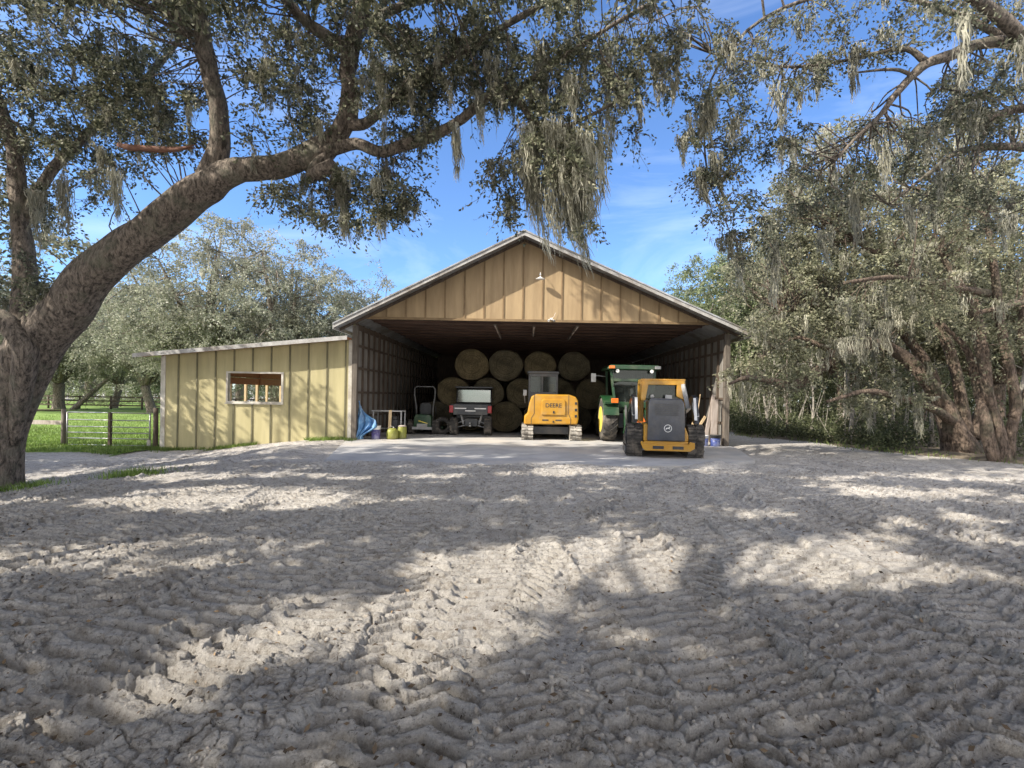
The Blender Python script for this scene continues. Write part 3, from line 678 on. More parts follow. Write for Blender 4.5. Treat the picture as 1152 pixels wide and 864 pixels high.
# ================================================================== SHED
SXL, SXR = -12.26, -5.90; SB = 25.0
def sroof(x): return 2.72 + (x-SXL)*(3.36-2.72)/(SXR-SXL)
SO = (-9.1, BF, -0.35)
shed = thing('lean_to_shed', 'pale yellow lean-to shed with dark battens and a small open window', 'shed', SO)
wx0, wx1, wz0, wz1 = -10.02, -8.24, 1.22, 2.16
def bot(x): return -0.50 + 0.30*sstep(-9, -6, np.float64(x))
m = MB(SO)
m.prism([(SXL, -0.6), (wx0, -0.6), (wx0, sroof(wx0)), (SXL, sroof(SXL))], 'y', BF+0.0, BF+0.03)
m.prism([(wx0, -0.6), (wx1, -0.45), (wx1, wz0), (wx0, wz0)], 'y', BF+0.0, BF+0.03)
m.prism([(wx0, wz1), (wx1, wz1), (wx1, sroof(wx1)), (wx0, sroof(wx0))], 'y', BF+0.0, BF+0.03)
m.prism([(wx1, -0.45), (SXR, -0.2), (SXR, sroof(SXR)), (wx1, sroof(wx1))], 'y', BF+0.0, BF+0.03)
ws = m.build('front_siding', M_YEL, shed)
m = MB(SO); x = SXL+0.56
while x < SXR-0.2:
    segs = [(-0.42, sroof(x)-0.02)] if not (wx0-0.12 < x < wx1+0.12) else [(-0.42, wz0-0.07), (wz1+0.07, sroof(x)-0.02)]
    for a, b2 in segs: m.box(x-0.024, x+0.024, BF-0.024, BF-0.001, a, b2)
    x += 0.622
m.build('batten', M_YELB, ws)
m = MB(SO)
m.box(SXL-0.02, SXL+0.13, BF-0.026, BF+0.035, -0.5, sroof(SXL)-0.01); m.build('corner_trim', M_TRIM, shed)
m = MB(SO); m.box(SXR-0.10, SXR+0.02, BF-0.026, BF-0.001, -0.1, sroof(SXR)-0.02)
m.build('corner_trim', M_TRIM, shed)
m = MB(SO)
m.box(wx0-0.07, wx1+0.07, BF-0.035, BF+0.10, wz1, wz1+0.06); m.box(wx0-0.07, wx1+0.07, BF-0.035, BF+0.10, wz0-0.06, wz0)
m.box(wx0-0.07, wx0, BF-0.034, BF+0.10, wz0, wz1); m.box(wx1, wx1+0.07, BF-0.034, BF+0.10, wz0, wz1)
wf = m.build('window_frame', M_TRIM, shed, 0.004)
m = MB(SO); m.box(wx0-0.09, wx1+0.09, BF-0.06, BF-0.036, wz0-0.09, wz0-0.055); m.build('sill', M_TRIM, wf)
ex0 = SXL-0.62
def rz(x): return sroof(x)+0.03
m = MB(SO); m.prism([(ex0, rz(ex0)), (SXR+0.02, rz(SXR+0.02)), (SXR+0.02, rz(SXR+0.02)+0.05), (ex0, rz(ex0)+0.05)], 'y', BF-0.45, SB+0.3)
yy = BF-0.3
while yy < SB: m.prism([(ex0, rz(ex0)+0.05), (SXR+0.02, rz(SXR)+0.05), (SXR+0.02, rz(SXR)+0.075), (ex0, rz(ex0)+0.075)], 'y', yy, yy+0.05); yy += 0.45
rf = m.build('roof', M_METAL, shed)
m = MB(SO); m.prism([(ex0, rz(ex0)-0.09), (SXR+0.0, rz(SXR)-0.09), (SXR+0.0, rz(SXR)+0.04), (ex0, rz(ex0)+0.04)], 'y', BF-0.485, BF-0.453); m.build('fascia', M_FASCIA, rf)
m = MB(SO); m.prism([(ex0, rz(ex0)-0.04), (SXR, rz(SXR)-0.04), (SXR, rz(SXR)-0.002), (ex0, rz(ex0)-0.002)], 'y', BF-0.45, BF-0.03); m.build('soffit', M_RED, rf)
m = MB(SO)
for i in range(12):
    xx = SXL + 0.05 + i*0.57
    if xx > SXR-0.06: break
    m.box(xx, xx+0.045, BF+0.05, SB+0.2, sroof(xx)-0.13, sroof(xx)+0.018)
m.build('rafter', M_RED, shed)
m = MB(SO)
m.box(SXL-0.03, SXL+0.02, BF+0.04, SB, 1.86, 2.14); m.box(SXL-0.06, SXL-0.01, BF+0.04, SB, 2.16, 2.585)
m.box(SXL+0.15, SXR-0.05, SB-0.1, SB-0.03, 2.30, 2.58); m.box(SXL+0.021, SXL+0.06, 22.35, 22.45, 1.88, 2.56)
m.build('header_board', M_RED, shed)
for xx in (-10.1, -8.1, -6.3):
    m = MB(SO); m.box(xx, xx+0.13, SB-0.25, SB-0.145, -0.6, 2.75); m.build('post', M_PINE, shed)
for yy in (18.4, 20.3, 21.45, 22.35, 23.2, 24.5):
    m = MB(SO); m.box(SXL-0.16, SXL-0.065, yy, yy+0.10, -0.6, 1.9); m.build('post', M_PINE, shed)

# ================================================================== GATE, FENCES
GZ = -0.45
gt = thing('farm_gate', 'galvanised steel tube farm gate between two wooden posts left of the shed', 'gate', (-14.2, 16.55, GZ))
gx0, gx1 = -15.55, -12.75
m = MB((-14.2, 16.55, GZ))
for zz in (0.10, 0.33, 0.52, 0.72, 0.95, 1.20): m.tube([(gx0, 16.55, GZ+zz), (gx1, 16.55, GZ+zz)], 0.018, 8)
m.tube([(gx0, 16.55, GZ+0.10), (gx0, 16.55, GZ+1.20)], 0.025, 8); m.tube([(gx1, 16.55, GZ+0.10), (gx1, 16.55, GZ+1.20)], 0.025, 8)
m.build('tube_frame', M_STEEL, gt)
m = MB((-14.2, 16.55, GZ)); m.box(-14.13, -14.06, 16.50, 16.60, GZ+0.06, GZ+1.22); m.build('upright', M_STUD, gt)
m = MB((-14.2, 16.55, GZ)); m.box(gx1-0.06, gx1+0.06, 16.50, 16.53, GZ+0.1, GZ+0.3); m.build('hinge', M_STEEL, gt)
def post(x, y, z0, h, w, lab, mat, nm='fence_post'):
    m = MB((x, y, z0)); m.tube([(x, y, z0-0.3), (x+0.01, y, z0+h*0.5), (x, y, z0+h)], [w*0.55, w*0.52, w*0.5], 10)
    o = m.build(nm, mat); o.location = (x, y, z0); return tag(o, lab, 'post')
post(-15.72, 16.6, GZ, 1.30, 0.13, 'brown wooden gate post left of the steel tube gate', M_POST)
post(-12.52, 16.5, GZ, 1.40, 0.14, 'dark wooden gate post against the yellow shed corner', M_STUD)
fr = thing('rail_fence', 'low rail fence with one pale plank running left from the gate post', 'fence', (-17.3, 16.7, GZ))
m = MB((-17.3, 16.7, GZ)); m.box(-19.6, -15.82, 16.68, 16.73, GZ+0.76, GZ+0.90); m.build('plank', M_BOARD, fr)
m = MB((-17.3, 16.7, GZ)); m.tube([(-19.6, 16.7, GZ+1.24), (-17.6, 16.7, GZ+1.25), (-15.82, 16.66, GZ+1.25)], 0.03, 6); m.build('top_rail', M_STUD, fr)
m = MB((-17.3, 16.7, GZ)); m.tube([(-19.6, 16.7, GZ-0.2), (-19.6, 16.7, GZ+1.3)], 0.08, 8); m.build('fence_post', M_STUD, fr)
ff = thing('paddock_fence', 'dark wooden rail fence along the far side of the green paddock', 'fence', (-38, 47, GZ))
FO = (-38, 47, GZ)
x = -70
while x < -6:
    m = MB(FO); m.tube([(x, 47, GZ-0.1), (x, 47, GZ+1.35)], 0.08, 6); m.build('fence_post', M_STUD, ff); x += 3.0
for zz in (0.45, 0.85, 1.25):
    m = MB(FO); m.box(-70, -7, 46.93, 46.98, GZ+zz-0.06, GZ+zz+0.06); m.build('rail', M_STUD, ff)

# ================================================================== HAY BALES
BY = 20.45
def bale_obj(seed):
    rng = np.random.default_rng(seed); n = 36; m = MB(); R = 0.70
    yy = [0.0, 0.0, 0.0, 0.0, 0.0, 0.03, 0.35, 0.7, 1.05, 1.25, 1.28, 1.28]; rr = [0.03, 0.2, 0.38, 0.56, 0.66, R, R*1.01, R*1.0, R*1.01, R, 0.66, 0.02]
    off = rng.uniform(0, 9)
    vs = []
    for i, (y, r) in enumerate(zip(yy, rr)):
        for j in range(n):
            a = 2*PI*j/n
            k = 1 + 0.022*math.sin(3*a+off) + 0.012*math.sin(7*a+off*2) + rng.normal(scale=0.006)
            face = (0.035*math.sin(4*r*9+off)+rng.normal(scale=0.012)) if i < 5 else 0
            vs.append((r*k*math.cos(a), y+face, r*k*0.96*math.sin(a)))
    fs = [(i*n+j, i*n+(j+1) % n, (i+1)*n+(j+1) % n, (i+1)*n+j) for i in range(len(yy)-1) for j in range(n)]
    m.add(vs, fs, True); m.f.append(list(range(n-1, -1, -1))); m.m.append(0); m.sm.append(False)
    m.f.append([(len(yy)-1)*n+j for j in range(n)]); m.m.append(0); m.sm.append(False)
    return m.build('hay_bale', M_BALE)
BP = [bale_obj(s) for s in (3, 4, 5)]; used = [False]*3
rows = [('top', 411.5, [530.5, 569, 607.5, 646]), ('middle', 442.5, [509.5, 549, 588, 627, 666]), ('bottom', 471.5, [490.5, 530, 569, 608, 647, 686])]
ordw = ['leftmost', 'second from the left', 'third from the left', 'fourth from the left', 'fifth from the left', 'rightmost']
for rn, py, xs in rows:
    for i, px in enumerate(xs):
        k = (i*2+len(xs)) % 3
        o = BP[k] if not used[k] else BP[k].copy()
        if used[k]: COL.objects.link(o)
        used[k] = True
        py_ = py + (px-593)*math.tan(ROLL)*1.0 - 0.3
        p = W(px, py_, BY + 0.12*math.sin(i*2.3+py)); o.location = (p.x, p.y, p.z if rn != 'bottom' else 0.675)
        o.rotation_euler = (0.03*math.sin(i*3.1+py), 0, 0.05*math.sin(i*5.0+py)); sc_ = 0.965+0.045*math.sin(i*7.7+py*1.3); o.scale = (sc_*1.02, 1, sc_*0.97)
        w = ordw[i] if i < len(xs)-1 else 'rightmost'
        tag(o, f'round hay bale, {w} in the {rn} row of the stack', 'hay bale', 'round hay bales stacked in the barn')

# ================================================================== EXCAVATOR (rear view)
ex = thing('mini_excavator', 'yellow mini excavator parked tail out in front of the hay bales', 'excavator', (0.88, 17.3, 0.0))
def loop_track(x0, x1, L, H, r, pitch, lugh, y0=0.0, z0=0.0, prof=None):
    """rubber track round a path in the y-z plane, lugs outwards"""
    m = MB()
    if prof is None:
        prof = []
        for a in np.linspace(90, 270, 9): prof.append((r + r*math.cos(math.radians(a)), r + r*math.sin(math.radians(a))*1.0))
        for a in np.linspace(270, 450, 9): prof.append((L - r + r*math.cos(math.radians(a)), r + r*math.sin(math.radians(a))))
        prof = [(p[0], p[1]*(H/(2*r))) for p in prof]
    prof = [(p[0]+y0, p[1]+z0) for p in prof]
    m.prism(prof, 'x', x0+0.01, x1-0.01)
    P = prof + [prof[0]]; cxy = (sum(p[0] for p in prof)/len(prof), sum(p[1] for p in prof)/len(prof))
    acc = 0.0; k = 0
    for a, b in zip(P[:-1], P[1:]):
        l = math.hypot(b[0]-a[0], b[1]-a[1]); 
        if l < 1e-4: continue
        t = (b[0]-a[0])/l, (b[1]-a[1])/l; nrm = (t[1], -t[0])
        mid = ((a[0]+b[0])/2-cxy[0], (a[1]+b[1])/2-cxy[1])
        if nrm[0]*mid[0]+nrm[1]*mid[1] < 0: nrm = (-nrm[0], -nrm[1])
        s = (-acc) % pitch
        while s < l:
            c = (a[0]+t[0]*s, a[1]+t[1]*s); hw = pitch*0.27
            q = [(c[0]-t[0]*hw - nrm[0]*0.01, c[1]-t[1]*hw - nrm[1]*0.01), (c[0]+t[0]*hw - nrm[0]*0.01, c[1]+t[1]*hw-nrm[1]*0.01),
                 (c[0]+t[0]*hw*0.7+nrm[0]*lugh, c[1]+t[1]*hw*0.7+nrm[1]*lugh), (c[0]-t[0]*hw*0.7+nrm[0]*lugh, c[1]-t[1]*hw*0.7+nrm[1]*lugh)]
            xm = (x0+x1)/2
            if k % 2: m.prism(q, 'x', x0, xm-0.015); m.prism([(p[0]+t[0]*pitch*0.12, p[1]+t[1]*pitch*0.12) for p in q], 'x', xm+0.015, x1)
            else: m.prism(q, 'x', x0+0.015, xm-0.015); m.prism([(p[0]+t[0]*pitch*0.12, p[1]+t[1]*pitch*0.12) for p in q], 'x', xm+0.015, x1-0.015)
            s += pitch; k += 1
        acc += l
    return m
for s in (-1, 1):
    a, b = (-1.06, -0.64) if s < 0 else (0.66, 1.08)
    t = loop_track(a, b, 2.3, 0.50, 0.24, 0.125, 0.035).build('track', M_RUBD, ex)
    xo = a-0.005 if s < 0 else b+0.005
    for yy in (0.26, 0.75, 1.15, 1.55, 2.03):
        m = MB(); m.lathe([(0.13 if yy in (0.26, 2.03) else 0.08, -0.012), (0.13 if yy in (0.26, 2.03) else 0.08, 0.012)], (xo, yy, 0.25 if yy in (0.26, 2.03) else 0.16), 'x', 12); m.build('roller', M_BLACK, t)
m = MB(); m.box(-0.63, 0.65, 0.5, 1.8, 0.20, 0.46); m.lathe([(0.42, 0.44), (0.42, 0.58)], (0, 1.15, 0), 'z', 24); m.build('undercarriage', M_BLACK, ex)
m = MB()
back = [(-0.98, 0.56), (0.92, 0.58), (0.96, 0.75), (0.94, 1.42), (0.86, 1.56), (0.62, 1.64), (-0.55, 1.64), (-0.72, 1.56), (-0.80, 1.30), (-0.86, 0.95), (-0.97, 0.86)]
m.prism(back, 'y', 0.06, 0.85); m.prism([(-0.95, 0.56), (0.93, 0.56), (0.93, 0.80), (-0.95, 0.80)], 'y', 0.853, 1.9)
m.box(0.28, 0.93, 0.853, 1.75, 0.80, 1.50)
cw = m.build('engine_cover', M_CYEL, ex, 0.05, 3)
m = MB(); m.prism([(-0.36, 0.90), (0.48, 0.90), (0.50, 1.05), (0.48, 1.42), (0.40, 1.47), (-0.28, 1.47), (-0.36, 1.42)], 'y', 0.012, 0.066); dr = m.build('rear_hatch', M_CYEL, ex, 0.03, 3)
m = MB()
for x in (-0.62, 0.60):
    m.prism([(x-0.008, 1.63), (x+0.008, 1.63), (x+0.008, 0.95), (x-0.008, 0.95)], 'y', 0.052, 0.058)
    m.prism([(x-0.008, 0.95), (x+0.008, 0.95), (x+0.008+(-0.1 if x < 0 else 0.08), 0.78), (x-0.008+(-0.1 if x < 0 else 0.08), 0.78)], 'y', 0.052, 0.058)
    xx = x+(-0.1 if x < 0 else 0.08); m.box(xx-0.008, xx+0.008, 0.052, 0.058, 0.58, 0.78)
for z in (1.33, 1.10, 0.88): m.box(0.82, 0.90, 0.045, 0.058, z-0.045, z+0.045)
for x in (-0.33, 0.14): m.box(x, x+0.22, 0.050, 0.058, 0.70, 0.745)
m.build('seam_and_vents', M_BLACK, cw)
m = MB(); m.box(0.04, 0.10, -0.01, 0.012, 0.97, 1.05); m.box(0.04, 0.09, 0.04, 0.056, 0.64, 0.70); m.build('latch', M_BLACK, dr)
text_mesh('lettering', 'DEERE', 0.205, M_BLACK, dr, (0.06, 0.008, 1.24), (PI/2, 0, 0), 0.003, 0.002)
# cab left
m = MB()
cx0, cx1, cy0, cy1 = -0.80, 0.22, 0.86, 2.0
for (x, y) in ((cx0, cy0), (cx1, cy0), (cx0, cy1), (cx1, cy1)): m.box(x-0.035, x+0.035, y-0.035, y+0.035, 0.82, 2.42)
m.box(cx0-0.03, cx1+0.03, cy0-0.02, cy0+0.03, 1.50, 1.72); m.box(cx0, cx1, cy0-0.02, cy0+0.02, 2.30, 2.42)
m.box(-0.36, -0.30, cy0-0.025, cy0+0.02, 1.72, 2.30)
cab = m.build('cab_frame', M_BLACK, ex, 0.01)
m = MB(); m.prism([(cx0-0.10, 2.40), (cx1+0.08, 2.40), (cx1+0.06, 2.50), (cx0-0.06, 2.50)], 'y', cy0-0.10, cy1+0.12); m.build('cab_roof', M_BLACK, ex, 0.02)
m = MB(); m.box(cx0+0.03, -0.37, cy0-0.005, cy0+0.005, 1.72, 2.30); m.box(-0.29, cx1-0.03, cy0-0.005, cy0+0.005, 1.72, 2.30); m.build('cab_window', M_GLASS, cab)
m = MB(); m.box(-0.52, -0.06, 1.15, 1.27, 1.2, 2.0); m.box(-0.52, -0.06, 1.27, 1.65, 1.2, 1.32); m.build('seat', M_SEAT, ex, 0.04)
m = MB(); m.tube([(-0.95, 0.95, 1.3), (-0.98, 0.90, 1.6), (-0.95, 0.9, 1.75)], 0.018, 6); m.box(-1.03, -0.90, 0.86, 0.89, 1.58, 1.80); m.build('mirror', M_STEEL, ex, 0.01)
m = MB(); m.bar((0.1, 1.9, 0.9), (0.1, 2.55, 2.0), 0.22, 0.30); m.bar((0.1, 2.55, 2.0), (0.1, 2.95, 1.4), 0.2, 0.25); m.build('boom', M_CYEL, ex, 0.02)
m = MB(); m.bar((0.1, 2.95, 1.42), (0.1, 2.75, 0.5), 0.16, 0.2); m.prism([(2.5, 0.05), (2.95, 0.05), (3.0, 0.5), (2.6, 0.55)], 'x', -0.2, 0.4); m.build('bucket', M_BLACK, ex, 0.01)
m = MB(); m.box(-1.0, 1.0, 2.35, 2.42, 0.05, 0.42); m.build('dozer_blade', M_BLACK, ex)

# ================================================================== COMPACT TRACK LOADER (rear view)
ct = thing('track_loader', 'yellow and black compact track loader with its dusty rear door facing out', 'track loader', (3.66, 12.85, 0.0), math.radians(-8.0))
prof = [(0.30, 0.0), (1.55, 0.0), (1.72, 0.06), (1.80, 0.22), (1.74, 0.38), (1.55, 0.46), (0.55, 0.80), (0.38, 0.85), (0.18, 0.82), (0.05, 0.70), (0.02, 0.52), (0.10, 0.14), (0.18, 0.04)]
for s in (-1, 1):
    a, b = (-1.0, -0.58) if s < 0 else (0.58, 1.0)
    t = loop_track(a, b, 0, 0, 0, 0.10, 0.03, prof=prof).build('track', M_RUB, ct)
    m = MB(); xo = -1.005 if s < 0 else 1.005
    m.lathe([(0.24, -0.02), (0.24, 0.02)], (xo, 0.36, 0.55), 'x', 18); m.lathe([(0.10, -0.035), (0.10, 0.035)], (xo, 0.36, 0.55), 'x', 12); m.build('sprocket', M_BLACK, t)
    for yy in (0.35, 0.62, 0.88, 1.14, 1.4): m = MB(); m.lathe([(0.11, -0.02), (0.11, 0.02)], (xo, yy, 0.15), 'x', 12); m.build('roller', M_BLACK, t)
m = MB()
m.prism([(-0.57, 0.26), (-0.53, 0.18), (0.53, 0.18), (0.57, 0.26), (0.57, 0.44), (-0.57, 0.44)], 'y', -0.06, 0.30)
m.box(-0.49, 0.49, 0.30, 1.7, 0.22, 0.85)
m.prism([(-0.572, 0.441), (-0.44, 0.441), (-0.44, 0.82), (-0.50, 0.90), (-0.572, 0.86)], 'y', -0.03, 0.5); m.prism([(0.572, 0.441), (0.44, 0.441), (0.44, 0.82), (0.50, 0.80), (0.572, 0.60)], 'y', -0.03, 0.5)
body = m.build('chassis', M_CYEL, ct, 0.02)
m = MB()
m.prism([(-0.60, 0.26), (-0.54, 0.19), (0.60, 0.19), (0.72, 0.27), (0.72, 0.42), (0.60, 0.44), (0.56, 0.36), (-0.54, 0.36), (-0.62, 0.44), (-0.66, 0.40)], 'y', -0.13, -0.062)
m.build('bumper', M_CYEL, body, 0.01)
m = MB(); m.box(-0.34, -0.06, -0.136, -0.128, 0.24, 0.32); m.box(0.16, 0.44, -0.136, -0.128, 0.24, 0.32); m.build('bumper_slot', M_BLACK, body)
m = MB()
m.prism([(-0.48, 0.44), (0.48, 0.44), (0.46, 1.30), (0.44, 1.46), (0.36, 1.56), (-0.40, 1.56), (-0.46, 1.46)], 'y', -0.10, 0.06)
m.prism([(-0.46, 0.5), (0.47, 0.5), (0.44, 1.50), (-0.45, 1.50)], 'y', 0.06, 0.75)
door = m.build('rear_door', M_DOOR, ct, 0.035, 3)
m = MB()
for k in range(7): m.box(-0.30, 0.30, -0.112, -0.098, 1.12+k*0.045, 1.14+k*0.045)
m.build('louvre', M_BLACK, door)
# leaping deer mark in a ring
def deer(parent, cx, cz, y, R, mat):
    m = MB(); n = 28
    pr = [(cx+R*math.cos(2*PI*i/n), cz+R*math.sin(2*PI*i/n)) for i in range(n)]
    pi_ = [(cx+R*0.86*math.cos(2*PI*i/n), cz+R*0.86*math.sin(2*PI*i/n)) for i in range(n)]
    for i in range(n): j = (i+1) % n; m.prism([pr[i], pr[j], pi_[j], pi_[i]], 'y', y-0.006, y)
    D = [(-0.62, -0.05), (-0.30, 0.16), (0.10, 0.16), (0.30, 0.40), (0.26, 0.62), (0.42, 0.46), (0.62, 0.36), (0.46, 0.26), (0.34, 0.02), (0.62, -0.18), (0.58, -0.26), (0.24, -0.10), (-0.10, -0.06), (-0.34, -0.16), (-0.52, -0.46), (-0.62, -0.44), (-0.46, -0.12)]
    m.prism([(cx+a*R, cz+b*R) for a, b in D], 'y', y-0.006, y)
    return m.build('deer_emblem', mat, parent)
deer(door, 0.04, 0.78, -0.101, 0.10, M_WHITE)
m = MB()
for x in (-0.56, 0.56):
    m.prism([(0.75, 0.9), (0.95, 0.9), (0.93, 2.0), (0.72, 2.0)], 'x', x-0.05, x+0.05); m.box(x-0.05, x+0.05, 1.55, 1.65, 0.9, 2.0)
    m.box(x-0.045, x+0.045, 0.75, 1.65, 1.96, 2.06)
m.box(-0.56, 0.56, 0.60, 0.74, 1.93, 2.05); m.box(-0.60, 0.60, 0.66, 1.70, 2.05, 2.10)
m.prism([(-0.60, 1.5), (-0.48, 1.5), (-0.40, 1.95), (-0.58, 1.95)], 'y', 0.60, 0.70); m.prism([(0.60, 1.5), (0.36, 1.62), (0.36, 1.95), (0.58, 1.95)], 'y', 0.60, 0.70)
cab = m.build('cab', M_CYEL, ct, 0.012)
m = MB(); m.box(-0.50, 0.50, 0.78, 0.785, 1.52, 1.94); m.build('rear_window', M_GLASS, cab)
m = MB(); m.box(-0.25, 0.25, 0.95, 1.08, 1.0, 1.80); m.box(-0.18, 0.18, 0.95, 1.04, 1.72, 1.92); m.build('seat', M_SEAT, cab, 0.04)
m = MB(); m.lathe([(0.05, 0), (0.06, 0.04), (0.04, 0.09)], (-0.3, 0.62, 1.57), 'z', 10); m.box(0.05, 0.22, 0.5, 0.6, 1.56, 1.66); m.build('exhaust_and_box', M_GREY, ct)
for s in (-1, 1):
    xa, xb = (-0.86, -0.74) if s < 0 else (0.74, 0.86)
    m = MB(); m.prism([(0.05, 0.90), (0.32, 0.90), (0.62, 1.40), (1.9, 1.12), (2.2, 0.45), (2.35, 0.47), (2.1, 1.25), (0.62, 1.66), (0.30, 1.60)], 'x', xa, xb)
    arm = m.build('lift_arm', M_BLACK, ct, 0.01)
    m = MB()
    for q in (0.0, 0.16): m.prism([(0.12+q*0.7, 1.10+q), (0.30+q*0.7, 1.24+q), (0.34+q*0.7, 1.32+q), (0.16+q*0.7, 1.18+q)], 'x', xa-0.004, xb+0.004); 
    m.bar((0.76*s, 0.02, 1.0), (0.76*s, 0.24, 1.58), 0.07, 0.015); m.build('arm_stripe', M_WHITE, arm)
m = MB(); m.bar((0.66, 0.55, 1.30), (0.52, 0.62, 1.96), 0.08, 0.10); m.build('support_strut', M_GREY, ct)
m = MB(); m.box(-0.95, 0.95, 2.2, 2.9, 0.03, 0.10); m.box(-0.95, 0.95, 2.2, 2.26, 0.05, 0.5); m.build('bucket', M_BLACK, ct)

# ================================================================== TRACTOR (rear view)
tr = thing('tractor', 'green farm tractor with a cab and big yellow-rimmed rear tyre behind the track loader', 'tractor', (3.75, 16.9, 0.0))
def tyre(cx, cy, R, w, rim, yel=M_RIM, lug=0.045, nl=20, s=1):
    m = MB()
    prof = [(R*0.58, -w/2), (R*0.80, -w/2*1.02), (R*0.94, -w/2*0.92), (R*0.965, -w/4), (R*0.97, 0), (R*0.965, w/4), (R*0.94, w/2*0.92), (R*0.80, w/2*1.02), (R*0.58, w/2)]
    m.lathe(prof, (cx, cy, R), 'x', 32)
    for i in range(nl):
        a = 2*PI*i/nl
        for sd in (-1, 1):
            aa = a + (PI/nl if sd > 0 else 0)
            def P(x, an, r): return (cx+x, cy+math.cos(an)*r, R+math.sin(an)*r)
            d = 0.30; q = 0.055
            vs = [P(0, aa, R*0.955), P(0, aa+q, R*0.955), P(sd*w/2, aa-d+q*1.3, R*0.92), P(sd*w/2, aa-d, R*0.92),
                  P(0, aa+0.01, R), P(0, aa+q-0.01, R), P(sd*w/2*0.98, aa-d+q*1.2, R*0.975), P(sd*w/2*0.98, aa-d+0.01, R*0.975)]
            m.add(vs, [(0,1,2,3),(4,5,6,7),(0,1,5,4),(1,2,6,5),(2,3,7,6),(3,0,4,7)])
    t = m.build('wheel', M_RUB, tr if rim else None)
    return t
for s in (-1, 1):
    t = tyre(s*0.83, 0.78, 0.78, 0.50, True)
    m = MB()
    for e in (-1, 1):
        x = s*0.83 + e*0.26
        m.lathe([(0.46, 0.0), (0.44, -e*0.03), (0.30, -e*0.09), (0.12, -e*0.07), (0.02, -e*0.05)], (x, 0.78, 0.78), 'x', 28)
    m.build('rim', M_RIM, t)
for s in (-1, 1):
    m = MB(); m.lathe([(0.28, -0.13), (0.42, -0.14), (0.45, 0), (0.42, 0.14), (0.28, 0.13)], (s*0.78, 2.9, 0.45), 'x', 24); t = m.build('wheel', M_RUB, tr)
    m = MB(); m.lathe([(0.27, -0.10), (0.1, -0.05), (0.1, 0.05), (0.27, 0.10)], (s*0.78, 2.9, 0.45), 'x', 20); m.build('rim', M_RIM, t)
m = MB(); m.box(-0.32, 0.32, 0.45, 3.2, 0.55, 1.05); m.prism([(1.9, 0.9), (3.45, 0.9), (3.5, 1.35), (3.2, 1.55), (1.9, 1.68)], 'x', -0.38, 0.38); m.build('hood', M_GREEN, tr, 0.04)
m = MB(); m.box(-0.5, 0.5, 0.5, 1.1, 0.50, 1.0); m.box(-0.10, 0.10, 0.2, 0.5, 0.42, 0.62); m.build('rear_axle', M_BLACK, tr, 0.02)
for s in (-1, 1):
    m = MB(); n = 9; R = 0.86; P = []
    for i in range(n): a = math.radians(168-i*16); P.append((0.78+math.cos(a)*R, 0.78+math.sin(a)*R))
    Q = [(0.78+(p[0]-0.78)*0.95, 0.78+(p[1]-0.78)*0.95) for p in P][::-1]
    for i in range(n-1): m.prism([P[i], P[i+1], Q[n-2-i], Q[n-1-i]], 'x', s*0.83-0.27, s*0.83+0.27)
    m.box(s*0.83-0.27 if s > 0 else -1.06+0.0, s*0.83+0.27 if s < 0 else 1.06, -0.02, 0.28, 1.34, 1.42)
    fd = m.build('fender', M_GREEN, tr, 0.008)
    m = MB(); m.box(s*0.72-0.12, s*0.72+0.12, -0.06, 0.0, 1.38, 1.54); m.build('tail_light', M_ORANGE, fd, 0.01)
m = MB()
for s in (-1, 1):
    m.bar((s*0.66, 0.35, 1.40), (s*0.78, 0.50, 2.55), 0.09, 0.09); m.bar((s*0.70, 1.7, 1.1), (s*0.76, 1.6, 2.55), 0.08, 0.08); m.bar((s*0.70, 0.36, 1.42), (s*0.70, 1.7, 1.30), 0.08, 0.1)
m.box(-0.68, 0.68, 0.32, 0.40, 1.22, 1.42); m.box(-0.76, 0.76, 0.42, 0.48, 2.14, 2.24)
cab = m.build('cab_frame', M_GREEN, tr, 0.01)
m = MB(); m.prism([(-0.93, 2.55), (0.90, 2.55), (0.93, 2.62), (0.84, 2.72), (-0.84, 2.72), (-0.94, 2.62)], 'y', 0.22, 1.85); rfm = m.build('cab_roof', M_GREEN, tr, 0.03)
for s in (-1, 1):
    m = MB(); m.box(s*0.80-0.10, s*0.80+0.10, 0.14, 0.22, 2.58, 2.68); m.build('roof_marker_light', M_ORANGE if s < 0 else M_GREY, rfm, 0.01)
    m = MB(); m.tube([(s*0.60, 0.20, 2.50), (s*0.60, 0.28, 2.50)], [0.065, 0.05], 12); m.build('work_light', M_WHITE, rfm)
m = MB(); m.prism([(-0.66, 1.43), (0.66, 1.43), (0.74, 1.75), (0.70, 2.06), (0.5, 2.13), (-0.5, 2.13), (-0.70, 2.06), (-0.74, 1.75)], 'y', 0.375, 0.385); m.box(-0.72, 0.72, 0.44, 0.45, 2.24, 2.54)
m.build('rear_window', M_GLASS, cab)
m = MB(); m.box(-0.22, 0.24, 0.75, 0.9, 1.2, 1.95); m.build('seat', M_SEAT, cab, 0.05)
m = MB(); m.tube([(-0.80, 1.6, 2.35), (-1.10, 1.5, 2.38), (-1.28, 1.45, 2.36)], 0.014, 5); m.box(-1.36, -1.18, 1.42, 1.46, 2.14, 2.46); m.build('mirror', M_WHITE, tr, 0.01)
m = MB()
for x in (-0.30, 0.30): m.bar((x, 0.45, 0.50), (x*1.35, -0.35, 0.42), 0.05, 0.08); m.bar((x*1.2, 0.1, 1.15), (x*1.25, -0.12, 0.46), 0.045)
m.bar((0, 0.4, 0.95), (0, -0.25, 0.80), 0.05); m.box(-0.48, 0.48, -0.40, -0.34, 0.36, 0.44)
m.build('three_point_hitch', M_GREEN, tr)
